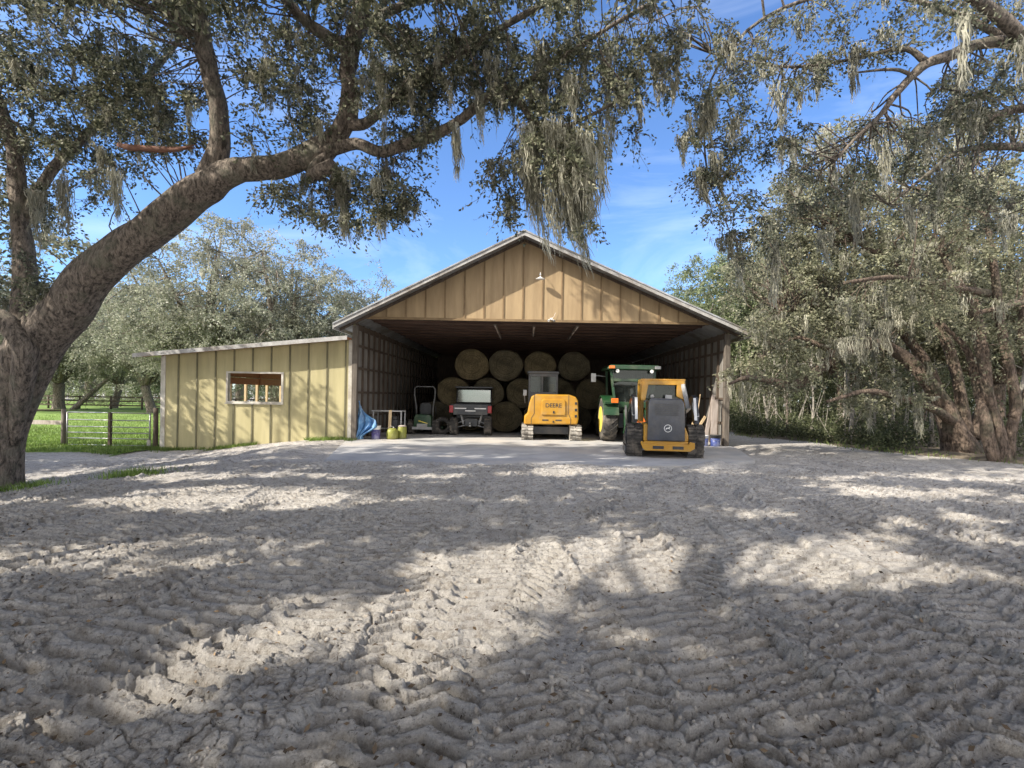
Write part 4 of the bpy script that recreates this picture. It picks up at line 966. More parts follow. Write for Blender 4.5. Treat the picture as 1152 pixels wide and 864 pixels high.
m = MB(); m.box(-0.36, -0.30, 0.0, 0.06, 0.60, 1.30); m.bar((0.10, -0.05, 0.6), (0.02, 0.05, 1.25), 0.06); m.build('lift_cylinder', M_STEEL, tr)
m = MB(); m.prism([(0.02, 0.72), (0.36, 0.72), (0.19, 1.02)], 'y', -0.10, -0.09); m.build('reflective_triangle', M_ORANGE, tr)
m = MB(); m.tube([(0.55, 1.95, 1.4), (0.55, 1.95, 2.4)], 0.04, 8); m.build('exhaust_stack', M_STEEL, tr)

# ================================================================== UTILITY VEHICLE (rear view)
ut = thing('utility_vehicle', 'dark utility vehicle with a cargo bed, roof and red tail lights facing out', 'utility vehicle', (-2.17, 18.8, 0.0))
def small_wheel(par, cx, cy, R, w, lug=True):
    m = MB(); m.lathe([(R*0.5, -w/2), (R*0.92, -w/2), (R, -w*0.3), (R, w*0.3), (R*0.92, w/2), (R*0.5, w/2)], (cx, cy, R), 'x', 24)
    for i in range(16):
        a = 2*PI*i/16; M = Matrix.Translation((cx, cy, R)) @ Matrix.Rotation(a, 4, 'X')
        m.box(-w/2, -0.02, R-0.01, R+0.018, -0.03, 0.03, M); m.box(0.02, w/2, R-0.01, R+0.018, 0.01, 0.07, M)
    t = m.build('wheel', M_RUB, par)
    m = MB(); m.lathe([(R*0.48, -w*0.42), (R*0.2, -w*0.3), (R*0.2, w*0.3), (R*0.48, w*0.42)], (cx, cy, R), 'x', 16); m.build('rim', M_GREY, t)
for s in (-1, 1):
    for yy in (0.38, 2.35): small_wheel(ut, s*0.66, yy, 0.34, 0.28)
m = MB()
m.box(-0.74, 0.74, 0.05, 1.15, 0.86, 0.92); m.box(-0.78, -0.72, 0.05, 1.15, 0.86, 1.20); m.box(0.72, 0.78, 0.05, 1.15, 0.86, 1.20); m.box(-0.78, 0.78, 1.10, 1.16, 0.86, 1.22)
m.box(-0.70, 0.70, 1.2, 2.6, 0.35, 0.75); m.box(-0.72, 0.72, 2.2, 2.9, 0.6, 1.1)
m.build('body', M_BLACK, ut, 0.02)
m = MB(); m.box(-0.66, 0.66, 0.0, 0.05, 0.80, 1.20); m.box(-0.14, 0.14, -0.02, 0.0, 0.98, 1.12); tg = m.build('tailgate', M_BLACK, ut, 0.012)
m = MB(); m.box(-0.60, -0.16, -0.025, -0.001, 1.03, 1.07); m.box(0.16, 0.60, -0.025, -0.001, 1.03, 1.07); m.box(-0.20, 0.20, -0.028, -0.021, 0.94, 0.975); m.build('trim_strip', M_WHITE, tg)
for s in (-1, 1):
    m = MB(); m.box(s*0.74-0.075, s*0.74+0.075, -0.02, 0.045, 0.88, 1.16); m.build('tail_light', M_REDL, ut, 0.015)
m = MB()
for s in (-1, 1):
    m.tube([(s*0.70, 1.22, 0.85), (s*0.70, 1.24, 1.84), (s*0.66, 2.4, 1.86), (s*0.70, 2.85, 1.1)], 0.03, 8)
m.tube([(-0.70, 1.23, 1.80), (0.70, 1.23, 1.80)], 0.03, 8); m.tube([(-0.70, 1.23, 1.24), (0.70, 1.23, 1.24)], 0.03, 8)
m.build('roll_cage', M_BLACK, ut)
m = MB(); m.box(-0.76, 0.76, 1.12, 2.5, 1.85, 1.92); m.build('roof', M_BLACK, ut, 0.02)
m = MB(); m.box(-0.67, 0.67, 1.22, 1.232, 1.28, 1.78); m.build('rear_window', M_GLASSU, ut)
for x in (-0.38, 0.32):
    m = MB(); m.box(x-0.22, x+0.22, 1.45, 1.57, 0.75, 1.35); m.box(x-0.11, x+0.11, 1.45, 1.55, 1.33, 1.55); m.box(x-0.22, x+0.22, 1.55, 1.95, 0.72, 0.84); m.build('seat', M_SEAT, ut, 0.03)
m = MB()
for s in (-1, 1): m.tube([(s*0.10, 0.3, 0.42), (s*0.55, 0.34, 0.30)], 0.022, 6); m.tube([(s*0.10, 0.3, 0.62), (s*0.55, 0.34, 0.46)], 0.018, 6); m.tube([(s*0.30, 0.32, 0.42), (s*0.42, 0.35, 0.84)], 0.04, 8)
m.build('suspension', M_GREY, ut)
m = MB(); m.box(-0.03, 0.03, -0.12, 0.3, 0.36, 0.42); m.lathe([(0.02, 0), (0.03, 0.04), (0.035, 0.07), (0.02, 0.10)], (0, -0.10, 0.42), 'z', 10); m.build('hitch_ball', M_STEEL, ut)
m = MB(); m.box(-0.25, 0.25, 0.25, 1.2, 0.34, 0.66); m.build('drivetrain', M_BLACK, ut, 0.02)

# ================================================================== ZERO-TURN MOWER
zt = thing('riding_mower', 'green riding mower with a tall grey roll hoop near the left wall', 'mower', (-4.05, 18.9, 0.0))
for s in (-1, 1): small_wheel(zt, s*0.47, 0.45, 0.28, 0.26)
m = MB(); m.prism([(-0.34, 0.28), (0.34, 0.28), (0.33, 0.70), (0.26, 0.78), (-0.26, 0.78), (-0.33, 0.70)], 'y', 0.05, 0.55); ec = m.build('engine_cover', M_GREEN, zt, 0.03)
m = MB(); m.prism([(-0.15, 0.52), (0.20, 0.42), (0.22, 0.45), (-0.13, 0.55)], 'y', 0.042, 0.05); m.build('stripe', M_RIM, ec)
m = MB(); m.box(-0.38, 0.38, -0.02, 0.10, 0.20, 0.30); m.box(-0.20, 0.20, 0.0, 0.05, 0.30, 0.42); m.build('rear_bumper', M_GREY, zt, 0.01)
m = MB(); m.prism([(-0.22, 0.75), (0.22, 0.75), (0.25, 1.0), (0.2, 1.2), (0.12, 1.24), (-0.12, 1.24), (-0.2, 1.2), (-0.25, 1.0)], 'y', 0.62, 0.74); m.box(-0.24, 0.24, 0.74, 1.15, 0.66, 0.78); m.build('seat', M_SEAT, zt, 0.04)
m = MB(); m.tube([(-0.32, 0.5, 0.55), (-0.33, 0.48, 1.05), (-0.41, 0.46, 1.55), (-0.40, 0.46, 1.78), (-0.33, 0.46, 1.87), (0.33, 0.46, 1.87), (0.40, 0.46, 1.78), (0.41, 0.46, 1.55), (0.33, 0.48, 1.05), (0.32, 0.5, 0.55)], 0.028, 8); m.build('roll_hoop', M_STEELD, zt)
m = MB(); m.box(-0.65, 0.65, 1.0, 1.8, 0.10, 0.26); m.box(-0.2, 0.2, 0.5, 2.1, 0.28, 0.36); m.build('mower_deck', M_GREEN, zt, 0.03)
for s in (-1, 1):
    m = MB(); m.tube([(s*0.28, 1.3, 0.4), (s*0.30, 1.25, 1.05), (s*0.08, 1.2, 1.1)], 0.016, 6); m.build('steering_lever', M_BLACK, zt)
    m = MB(); m.lathe([(0.05, -0.05), (0.13, -0.05), (0.13, 0.05), (0.05, 0.05)], (s*0.35, 2.1, 0.13), 'x', 14); m.build('caster_wheel', M_RUB, zt)

# ================================================================== SMALL THINGS BY THE LEFT WALL
def bucket(name, lab, x, y, r, h, body, lid, cat='bucket', rotz=0):
    m = MB(); m.lathe([(r*0.86, 0), (r*0.9, 0.01), (r, h*0.72)], (0, 0, 0), 'z', 20)
    b = m.build(name, body); b.location = (x, y, 0.0); tag(b, lab, cat)
    m = MB(); m.lathe([(r*1.0, h*0.721), (r*1.06, h*0.73), (r*1.07, h*0.94), (r*1.1, h*0.95), (r*1.1, h), (r*0.9, h*0.985)], (0, 0, 0), 'z', 20); m.build('lid', lid, b)
    m = MB(); m.tube([(r*1.08, 0, h*0.85), (r*0.9, -r*0.7, h*0.62), (0, -r*1.16, h*0.5), (-r*0.9, -r*0.7, h*0.62), (-r*1.08, 0, h*0.85)], 0.005, 4); m.build('handle', M_STEEL, b)
    return b
bucket('bucket', 'purple bucket with a wide white rim beside the blue tarp', -5.16, 16.75, 0.155, 0.46, M_PURP, M_WHITE)
b = thing('gas_can', 'round lime yellow can standing right of the purple bucket', 'can', (-4.62, 16.85, 0))
m = MB(); m.lathe([(0.15, 0), (0.19, 0.03), (0.20, 0.12), (0.20, 0.26), (0.17, 0.33), (0.10, 0.37), (0.04, 0.38)], (0, 0, 0), 'z', 20); m.build('body', M_LIME, b)
m = MB(); m.tube([(0.03, 0, 0.37), (0.05, 0, 0.42)], 0.03, 8); m.tube([(-0.08, 0, 0.36), (-0.05, 0, 0.44), (0.03, 0, 0.44)], 0.012, 5); m.build('handle', M_STEEL, b)
b = thing('water_cooler', 'dull yellow round container half hidden behind the lime yellow can', 'container', (-4.36, 17.12, 0))
m = MB(); m.lathe([(0.15, 0), (0.16, 0.05), (0.16, 0.38), (0.14, 0.42)], (0, 0, 0), 'z', 18); m.build('body', M_LIME, b)
m = MB(); m.lathe([(0.15, 0.42), (0.16, 0.44), (0.10, 0.47)], (0, 0, 0), 'z', 18); m.build('lid', M_BOARD, b)
tb = thing('work_table', 'narrow grey metal table against the left wall behind the buckets', 'table', (-4.85, 17.5, 0))
m = MB(); m.box(-0.62, 0.45, -0.3, 0.3, 0.93, 0.97); m.build('table_top', M_GREY, tb, 0.004)
for x in (-0.58, 0.40):
    for y in (-0.27, 0.26): m = MB(); m.box(x, x+0.04, y, y+0.04, 0, 0.929); m.build('leg', M_GREY, tb)
m = MB(); m.box(-0.58, 0.44, 0.0, 0.04, 0.30, 0.34); m.build('stretcher', M_GREY, tb)
m = MB(); m.box(-0.16, 0.16, -0.22, 0.22, 0.0, 0.30); m.box(-0.12, 0.12, -0.18, 0.18, 0.301, 0.42)
o = m.build('tool_box', M_SEAT, bevel=0.02); o.location = (-4.72, 17.45, 0.345); tag(o, 'dark tool box on the lower rail of the grey table', 'tool box')
m = MB(); m.box(-0.05, 0.05, 0, 0.03, 0, 1.0); o = m.build('board', M_PINE); o.location = (-4.78, 17.02, 0); o.rotation_euler = (math.radians(-9), 0, 0.1); tag(o, 'short pale board leaning on the grey table above the lime can', 'board')
# blue tarp: a draped, folded sheet
def tarp():
    nu, nv = 36, 44; V = []
    rng = np.random.default_rng(5)
    for j in range(nv):
        v = j/(nv-1)
        for i in range(nu):
            u = i/(nu-1)
            wd = 0.16 + 0.50*sstep(0.0, 0.35, np.float64(v)) - 0.42*sstep(0.5, 0.95, np.float64(v))
            top = 1.30 - 0.36*u**0.8*sstep(0.12, 0.3, np.float64(u))
            x = -5.76 + u*wd + 0.03*math.sin(9*v+u*3)
            z = top*(1-v) + 0.0
            y = 16.66 + 0.075*math.sin(u*17+v*2.5)*(0.4+v) + 0.03*math.sin(u*41+v*7) - 0.12*v + 0.02*math.sin(v*19+u*8)
            V.append((x, y, z+0.012))
    Q = [(j*nu+i, j*nu+i+1, (j+1)*nu+i+1, (j+1)*nu+i) for j in range(nv-1) for i in range(nu-1)]
    o = mesh_np('tarp', V, Q, M_BLUE, smooth=True)
    md = o.modifiers.new('thick', 'SOLIDIFY'); md.thickness = 0.012
    tag(o, 'crumpled light and dark blue tarp hanging to the floor inside the left post', 'tarp')
tarp()
# dark tyres and boxes right of the mower
def lying_tyre(x, y, z, R, rx, ry, lab):
    m = MB(); n = 28; k = 10; vs = []
    for i in range(n):
        a = 2*PI*i/n
        for j in range(k): bq = 2*PI*j/k; r = R*0.74 + R*0.26*math.cos(bq); vs.append((r*math.cos(a), R*0.30*math.sin(bq), r*math.sin(a)))
    m.add(vs, [(i*k+j, i*k+(j+1) % k, ((i+1) % n)*k+(j+1) % k, ((i+1) % n)*k+j) for i in range(n) for j in range(k)], True)
    o = m.build('tyre', M_RUB); o.location = (x, y, z); o.rotation_euler = (rx, 0, ry); tag(o, lab, 'tyre')
lying_tyre(-3.32, 19.35, 0.34, 0.35, math.radians(-8), 0.25, 'dark spare tyre leaning right of the green mower')
m = MB(); m.box(-0.28, 0.28, -0.2, 0.2, 0, 0.42); m.box(-0.30, 0.30, -0.22, 0.22, 0.421, 0.48); o = m.build('storage_tote', M_SEAT, bevel=0.02); o.location = (-4.35+(-0.65), 19.3, 0); tag(o, 'dark storage tote on the floor left of the green mower', 'tote')

# ================================================================== SMALL THINGS BY THE RIGHT POST
def lean_board(px, x, y, L, w, tx, ty, lab, nm='board', mat=M_BOARD, t=0.025):
    m = MB(); m.box(-w/2, w/2, 0, t, 0, L); o = m.build(nm, mat); o.location = (x, y, 0.01); o.rotation_euler = (tx, ty, 0.1); return tag(o, lab, 'board')
lean_board(0, 6.36, 16.62, 1.55, 0.22, math.radians(-3), math.radians(3), 'wide pale weathered board leaning against the right front post')
lean_board(0, 6.10, 16.75, 1.75, 0.12, math.radians(-3), math.radians(12), 'narrow weathered board beside the right post, leaning over the wide board', mat=M_BOARD)
lean_board(0, 5.62, 16.95, 1.15, 0.09, math.radians(-4), math.radians(34), 'short pale plank slanting steeply above the blue buckets', mat=M_PINE)
lean_board(0, 5.56, 17.15, 1.1, 0.07, math.radians(-5), math.radians(25), 'thin pale plank just behind the short slanting plank', mat=M_PINE)
sh = thing('shovel', 'upright wooden-handled shovel leaning against the right barn wall', 'shovel', (6.02, 17.6, 0.0)); sh.rotation_euler = (0, math.radians(7), 0)
m = MB(); m.tube([(0, 0, 0.35), (0, 0, 1.75)], 0.018, 6); m.build('handle', M_PINE, sh)
m = MB(); m.prism([(-0.11, 0.36), (0.11, 0.36), (0.12, 0.18), (0.06, 0.04), (0, 0.0), (-0.06, 0.04), (-0.12, 0.18)], 'y', -0.012, 0.0); m.build('blade', M_STEEL, sh)
bucket('bucket', 'blue bucket with a dark rim nearest the right front post', 6.30, 16.30, 0.165, 0.38, M_BLUEP, M_SEAT)
bucket('bucket', 'blue and white bucket left of the one at the right post', 5.92, 16.38, 0.165, 0.36, M_BLUEP, M_WHITE)

# ================================================================== NEAR LIVE OAK (left)
def PW(px, py, Y, r): p = W(px, py, Y); return (p.x, p.y, p.z, r)
def region_clusters(rng, regs):
    out = []
    for (cx, cy, rx, ry, y0, y1, n) in regs:
        for _ in range(n):
            a = rng.uniform(0, 2*PI); r = math.sqrt(rng.random())
            out.append(np.array(W(cx+rx*r*math.cos(a), cy+ry*r*math.sin(a), rng.uniform(y0, y1))))
    return out
def near_oak():
    rng = np.random.default_rng(31)
    root = thing('live_oak', 'huge near live oak with a thick leaning trunk at the left edge and hanging moss', 'tree', (0, 0, 0))
    root.location = (-9.9, 9.2, gz(-9.9, 9.2)); inv = -Vector(root.location)
    wood = MB(root.location); S = []
    def lb(pts, n=12, k=5, jit=0.05): S.extend(limb(wood, [PW(*p) for p in pts], n, k, jit, rng))
    lb([(0, 585, 9.2, .50), (-1, 556, 9.2, .38), (0, 525, 9.2, .325), (6, 485, 9.2, .32), (19, 440, 9.2, .345), (32, 405, 9.2, .39), (50, 374, 9.15, .38), (76, 346, 9.1, .37), (104, 309, 9.05, .355), (140, 281, 9.0, .33), (174, 257, 8.9, .305), (224, 215, 8.8, .27), (262, 194, 8.7, .23), (312, 187, 8.7, .19), (350, 172, 8.7, .185), (383, 148, 8.7, .17), (394, 110, 8.6, .15), (391, 80, 8.5, .14), (398, 40, 8.5, .13), (415, -30, 8.3, .10), (450, -120, 8.1, .05)], 18, 6)
    lb([(16, 500, 9.15, .08), (22, 450, 9.04, .16), (28, 418, 8.95, .19), (29, 396, 8.86, .19), (20, 376, 8.8, .17), (0, 358, 8.8, .15), (-35, 345, 8.9, .15), (-90, 300, 9.5, .17), (-170, 230, 9.8, .12), (-260, 140, 10, .06)])
    lb([(30, 392, 9.15, .30), (30, 335, 9.3, .19), (27, 290, 9.4, .17), (22, 240, 9.5, .15), (15, 170, 9.5, .12), (-15, 80, 9.4, .09), (-60, -20, 9.2, .05)])
    lb([(24, 250, 9.5, .12), (60, 190, 9.7, .09), (120, 130, 10, .07), (190, 60, 10.3, .05), (250, -30, 10.5, .03)])
    lb([(236, 202, 8.8, .24), (246, 165, 8.8, .19), (246, 125, 8.75, .155), (237, 85, 8.7, .14), (229, 45, 8.7, .13), (218, -20, 8.6, .10), (190, -110, 8.4, .06), (150, -190, 8.0, .03)])
    lb([(340, 186, 8.7, .16), (362, 172, 8.65, .115), (400, 162, 8.6, .095), (427, 171, 8.5, .10), (456, 163, 8.4, .10), (490, 151, 8.3, .09), (520, 134, 8.2, .08), (546, 110, 8.1, .075), (568, 103, 8.05, .07), (582, 111, 8.0, .065), (598, 133, 7.95, .055), (622, 146, 7.9, .04), (660, 132, 7.8, .03), (710, 105, 7.7, .02)])
    lb([(578, 107, 8.0, .05), (610, 80, 8.0, .04), (655, 50, 8.0, .035), (720, 10, 7.9, .03), (800, -30, 7.8, .02)])
    lb([(375, 165, 8.7, .13), (352, 196, 8.6, .12), (376, 186, 8.45, .115)], 10)
    lb([(388, 140, 8.7, .12), (412, 138, 8.6, .09), (442, 112, 8.5, .08), (480, 82, 8.4, .07), (525, 55, 8.3, .06), (580, 22, 8.2, .05), (660, -20, 8.0, .04), (760, -60, 7.8, .03)])
    lb([(395, 60, 8.5, .11), (340, 20, 8.3, .09), (280, -50, 8.0, .06), (200, -120, 7.6, .04)])
    lb([(410, -10, 8.4, .09), (500, -60, 8.0, .07), (620, -110, 7.5, .05), (760, -150, 7.0, .03)])
    lb([(398, 30, 8.5, .09), (470, 0, 9.0, .07), (560, -30, 9.6, .05), (660, -60, 10.2, .035)])
    lb([(398, 45, 8.5, .08), (418, 32, 9.8, .06), (438, 45, 11.3, .045), (452, 66, 12.8, .03)])
    skel = np.array(S)
    regs = [(55, 110, 110, 80, 8.6, 10.6, 70), (60, 190, 100, 60, 8.8, 10.6, 30), (175, 95, 70, 60, 8.6, 10.2, 30), (20, 300, 40, 60, 9.0, 10.0, 12), (52, 330, 12, 12, 8.8, 9.0, 3),
            (288, 110, 14, 55, 8.0, 9.2, 9), (335, 80, 45, 30, 8.0, 9.2, 16), (352, 125, 16, 35, 8.2, 9.0, 5), (205, 160, 30, 16, 8.6, 9.4, 5), (335, 135, 22, 25, 8.6, 9.6, 5),
            (400, 215, 55, 40, 8.2, 9.2, 26), (340, 212, 45, 22, 8.4, 9.3, 10), (445, 210, 32, 40, 8.0, 8.9, 11), (455, 115, 60, 40, 8.0, 9.4, 26), (520, 80, 60, 40, 7.9, 9.4, 24),
            (600, 80, 60, 45, 7.6, 9.0, 28), (620, 165, 45, 35, 7.4, 8.4, 20), (566, 195, 14, 55, 7.8, 8.4, 7), (665, 120, 60, 45, 7.4, 8.6, 22), (655, 235, 22, 40, 7.6, 8.2, 5), (725, 80, 60, 40, 7.4, 8.6, 14),
            (60, 20, 180, 50, 7.8, 10.2, 70), (330, 15, 130, 45, 7.6, 9.4, 34), (560, 15, 140, 45, 7.2, 9.6, 44), (230, -80, 330, 60, 6.0, 9.5, 80), (560, -90, 220, 60, 6.0, 9.5, 50), (-120, 100, 90, 160, 8.6, 10.5, 40), (150, -190, 330, 80, 5.0, 9.0, 70), (-300, -60, 160, 160, 6, 9, 40), (480, 60, 90, 40, 7.8, 9.2, 30), (700, 30, 80, 50, 7.4, 9, 14), (90, 130, 110, 80, 8.4, 10, 40), (300, -50, 320, 45, 6.4, 9.6, 62), (452, 72, 48, 28, 12.3, 13.3, 16)]
    fo = Foliage(); ms = Moss()
    for c in region_clusters(rng, regs):
        vis = c[2] < CAMZ + 0.80*c[1]
        cluster_leaves(fo, c, rng.uniform(0.26, 0.46), 10, 14, 0.072 if vis else 0.10, rng, 0.35, 0.7, wood if vis else None)
        connect(wood, skel, c, 0.014, rng)
        if vis and rng.random() < 0.55: ms.clump(c, rng.uniform(0.35, 1.15), rng.uniform(0.03, 0.08), int(rng.uniform(20, 60)), rng, (0.08, 0), 0.007)
    # the big curtain of moss in front of the gable, and smaller drapes
    def drape(px, py, Y, L, r, n, wind=0.1):
        big = 1.28 if 560 < px < 690 and L > 1.0 else 1.0
        ms.clump(np.array(W(px, py, Y)), L*big, r*1.15, int(n*1.25), rng, (wind, 0), 0.008)
    for px, py, L, r, n, wd in [(590, 145, 1.75, .12, 230, .10), (612, 140, 2.15, .13, 300, .16), (632, 150, 2.25, .12, 280, .22), (652, 160, 2.0, .12, 240, .20), (604, 190, 1.7, .10, 180, .20), (640, 200, 1.55, .12, 200, .25), (668, 150, 1.9, .07, 110, .14), (575, 175, 1.4, .06, 70, .10), (683, 130, 1.3, .04, 60, .06), (655, 215, 1.1, .10, 140, .2), (622, 215, 1.25, .10, 160, .22),
                            (380, 190, 1.55, .05, 120, .12), (386, 200, 1.3, .04, 80, .18), (345, 195, .9, .05, 70, .05), (453, 225, 1.05, .04, 80, .18), (424, 200, .95, .05, 80, .05), (430, 70, 1.5, .05, 100, .03), (415, 60, 1.3, .05, 90, .03), (514, 140, 1.3, .04, 70, .05), (655, 60, 1.0, .05, 60, .05),
                            (130, 190, 1.2, .06, 90, .05), (70, 200, 1.2, .08, 90, .08), (40, 210, 1.3, .08, 90, .1), (115, 165, 1.2, .05, 70, .02), (540, 100, 1.1, .05, 70, .02), (700, 90, 1.2, .06, 90, .04), (685, 60, 1.4, .06, 90, .03), (722, 110, .9, .04, 50, .03), (745, 90, 1.2, .05, 80, .02), (500, 60, 1.2, .06, 80, .03), (470, 120, .9, .05, 60, .03), (555, 60, .9, .06, 80, .03), (610, 50, 1.2, .08, 110, .03), (640, 90, 1.3, .08, 120, .05)]:
        drape(px, py, rng.uniform(7.6, 8.2) if px > 500 else rng.uniform(8.2, 9.0), L, r, n, wd)
    wood.build('trunk', M_BARK, root)
    o = fo.build('crown', M_LEAF, root, 0.52, rng); o.data.transform(Matrix.Translation(inv))
    o = ms.build('hanging_moss', root); o.data.transform(Matrix.Translation(inv))
    m = MB(root.location); q = [PW(133, 163, 8.75, .035), PW(145, 166, 8.72, .055), PW(160, 167, 8.7, .058), PW(178, 168, 8.68, .05), PW(198, 168, 8.65, .04), PW(214, 165, 8.6, .012)]
    limb(m, q, 10, 4, 0.25, rng)
    for sp in ((.25, .05), (.3, -.02), (.18, .0)): e = Vector(q[-1][:3]); m.tube([Vector(q[-2][:3]), e+Vector((sp[0]*.6, 0, sp[1]))], [0.03, 0.002], 4)
    tag(m.build('broken_branch', M_BROKEN, root), 'broken reddish branch stub in the crown')
near_oak()

# ================================================================== RIGHT-HAND OAKS
def big_right_oak(label, seed, base, limbs, regs, lsize, mossp, nl=(9, 12), rad=(0.38, 0.6), leafmat=None, tw=False, drapes=(), bark=None):
    rng = np.random.default_rng(seed)
    root = thing('live_oak', label, 'tree', base); inv = -Vector(root.location)
    wood = MB(root.location); S = []
    for pts in limbs: S.extend(limb(wood, [PW(*p) for p in pts], 10, 4, 0.08, rng))
    skel = np.array(S); fo = Foliage(); ms = Moss()
    for c in region_clusters(rng, regs):
        cluster_leaves(fo, c, rng.uniform(*rad), nl[0], nl[1], lsize, rng, 0.35, 0.6, wood if tw else None)
        connect(wood, skel, c, 0.02, rng)
        if rng.random() < mossp: ms.clump(c, rng.uniform(0.5, 1.4), rng.uniform(0.08, 0.18), int(rng.uniform(25, 60)), rng, (0.05, 0), 0.012)
    for (px, py, Y, L, r, n, wd) in drapes: ms.clump(np.array(W(px, py, Y)), L, r, n, rng, (wd, 0), 0.010)
    wood.build('trunk', bark or M_BARKL, root)
    o = fo.build('crown', leafmat or M_LEAF_R, root, 0.52, rng); o.data.transform(Matrix.Translation(inv))
    if ms.n: o = ms.build('hanging_moss', root); o.data.transform(Matrix.Translation(inv))
big_right_oak('near live oak beyond the right edge whose dark bare limbs cross the top right', 5, (11.6, 9.0, gz(11.6, 9)), [
    [(1290, 560, 9.0, .5), (1285, 430, 9.0, .40), (1275, 300, 9.0, .36), (1255, 200, 9.0, .32)],
    [(1255, 200, 9.0, .25), (1210, 100, 8.8, .15), (1150, 52, 8.6, .10), (1100, 50, 8.5, .09), (1070, 62, 8.4, .085), (1042, 72, 8.4, .08), (1022, 90, 8.4, .065), (1003, 112, 8.4, .055), (990, 130, 8.4, .04), (968, 150, 8.4, .03), (940, 180, 8.4, .02)],
    [(1042, 70, 8.4, .06), (1020, 55, 8.4, .04), (985, 60, 8.4, .03), (940, 70, 8.4, .025), (880, 75, 8.3, .02), (800, 60, 8.2, .015)],
    [(1028, 85, 8.4, .04), (1005, 78, 8.3, .025), (960, 82, 8.3, .015)],
    [(1255, 200, 9.0, .22), (1190, 130, 9.2, .10), (1150, 122, 9.3, .08), (1120, 130, 9.35, .075), (1095, 138, 9.4, .07)],
    [(1265, 260, 9.0, .2), (1200, 180, 9.6, .12), (1140, 165, 10, .08), (1080, 170, 10.3, .06), (1045, 195, 10.5, .04), (1000, 230, 10.6, .02)],
    [(1210, 100, 8.8, .12), (1100, 0, 8.0, .09), (980, -60, 7.4, .06), (840, -100, 7.0, .04), (700, -120, 6.6, .02)],
    [(1150, 52, 8.6, .07), (1060, 10, 8.8, .05), (960, -10, 9, .04), (860, 20, 9, .03), (800, 90, 9, .02), (795, 190, 8.9, .015), (825, 270, 8.8, .01)]],
    [(830, 90, 60, 50, 7.8, 9.2, 26), (820, 190, 38, 60, 8.2, 9.2, 20), (850, 262, 28, 40, 8.4, 9.2, 9), (800, 150, 35, 50, 8.2, 9.2, 9), (900, 70, 60, 24, 8, 9.2, 9), (990, 55, 70, 14, 8.0, 9.2, 8), (880, 160, 28, 50, 8.4, 9.6, 12), (1000, 150, 60, 45, 8.4, 10, 17), (930, 200, 55, 50, 8.6, 10.5, 18), (1095, 110, 55, 40, 8.4, 10, 32), (1120, 200, 60, 60, 8.8, 10.5, 20), (1115, 95, 50, 40, 9, 11, 18), (1010, 210, 60, 40, 9, 11, 12),
     (780, 20, 110, 40, 7.2, 9.2, 14), (980, 10, 150, 38, 7.5, 9.2, 30), (900, -80, 240, 60, 6, 9, 25), (1150, -20, 80, 80, 7.5, 9, 20)], 0.065, 0.22, (9, 12), (0.26, 0.42), M_LEAF, True,
    [(783, 130, 8.4, 1.5, .06, 130, .22), (795, 110, 8.4, 1.6, .06, 130, .30), (786, 190, 8.4, 1.0, .06, 90, .35), (768, 150, 8.4, 1.0, .04, 60, .1), (805, 170, 8.4, 1.2, .06, 90, .3), (760, 90, 8.2, .9, .05, 60, .05), (740, 60, 8.2, 1.0, .06, 80, .05), (1025, 230, 9.0, 0.9, .1, 90, .2), (925, 260, 9.4, 1.0, .08, 80, .5), (1130, 240, 9.4, 1.0, .1, 80, .1)], M_BARK)
Y1 = 15.2
big_right_oak('spreading multi-stemmed oak with reddish trunks bent left over the drive', 8, (W(1080, 506, Y1).x, Y1, gz(12.9, Y1)), [
    [(1083, 520, Y1, .62), (1078, 500, Y1, .44), (1070, 478, Y1, .33), (1058, 452, Y1, .27), (1040, 425, Y1, .22), (1015, 400, Y1, .18), (985, 385, Y1-.3, .155), (950, 395, Y1-.6, .17), (915, 420, Y1-.9, .15), (893, 434, Y1-1.0, .13), (865, 428, Y1-1, .10), (840, 425, Y1-1, .07), (820, 432, Y1-1, .04)],
    [(1070, 495, Y1, .26), (1056, 440, Y1+.2, .16), (1038, 402, Y1+.3, .14), (1012, 372, Y1+.4, .12), (990, 352, Y1+.4, .12), (940, 345, Y1+.2, .09), (880, 350, Y1, .05)],
    [(1085, 490, Y1, .24), (1080, 440, Y1, .16), (1070, 400, Y1, .14), (1055, 360, Y1, .16), (1045, 330, Y1, .12), (1010, 300, Y1, .09), (960, 270, Y1, .05)],
    [(1092, 492, Y1, .26), (1106, 455, Y1, .16), (1109, 410, Y1, .13), (1100, 360, Y1, .14), (1090, 300, Y1, .1), (1085, 220, Y1, .05)],
    [(1078, 480, Y1, .2), (1050, 460, Y1-.5, .12), (1010, 447, Y1-1, .09), (975, 440, Y1-1.4, .07), (930, 452, Y1-1.6, .04)],
    [(940, 398, Y1-.6, .08), (915, 385, Y1-.6, .07), (895, 380, Y1-.5, .05), (870, 392, Y1-.5, .03)]],
    [(960, 300, 100, 45, 14, 17, 90), (930, 370, 85, 35, 13.8, 16.5, 66), (880, 320, 55, 70, 14.5, 18, 60), (900, 240, 50, 40, 14.5, 18, 40), (870, 415, 55, 22, 13.6, 15.4, 26), (1060, 330, 60, 50, 14, 16.5, 34), (1000, 420, 60, 25, 14, 16, 16), (950, 240, 90, 40, 14, 17, 50), (1060, 250, 70, 45, 14, 17, 36), (990, 175, 110, 45, 14, 18, 70), (1100, 170, 60, 50, 13, 16, 34), (995, 446, 60, 9, 13.6, 14.6, 12), (900, 205, 30, 30, 15, 18, 14)], 0.095, 0.42, (9, 12), (0.40, 0.62), M_LEAF_R, False,
    [(960, 380, 13.6, 1.2, .2, 160, .1), (975, 370, 13.6, 1.5, .15, 130, .1), (940, 385, 13.6, 1.0, .2, 110, .1), (1000, 360, 14, 1.2, .2, 120, .1)])
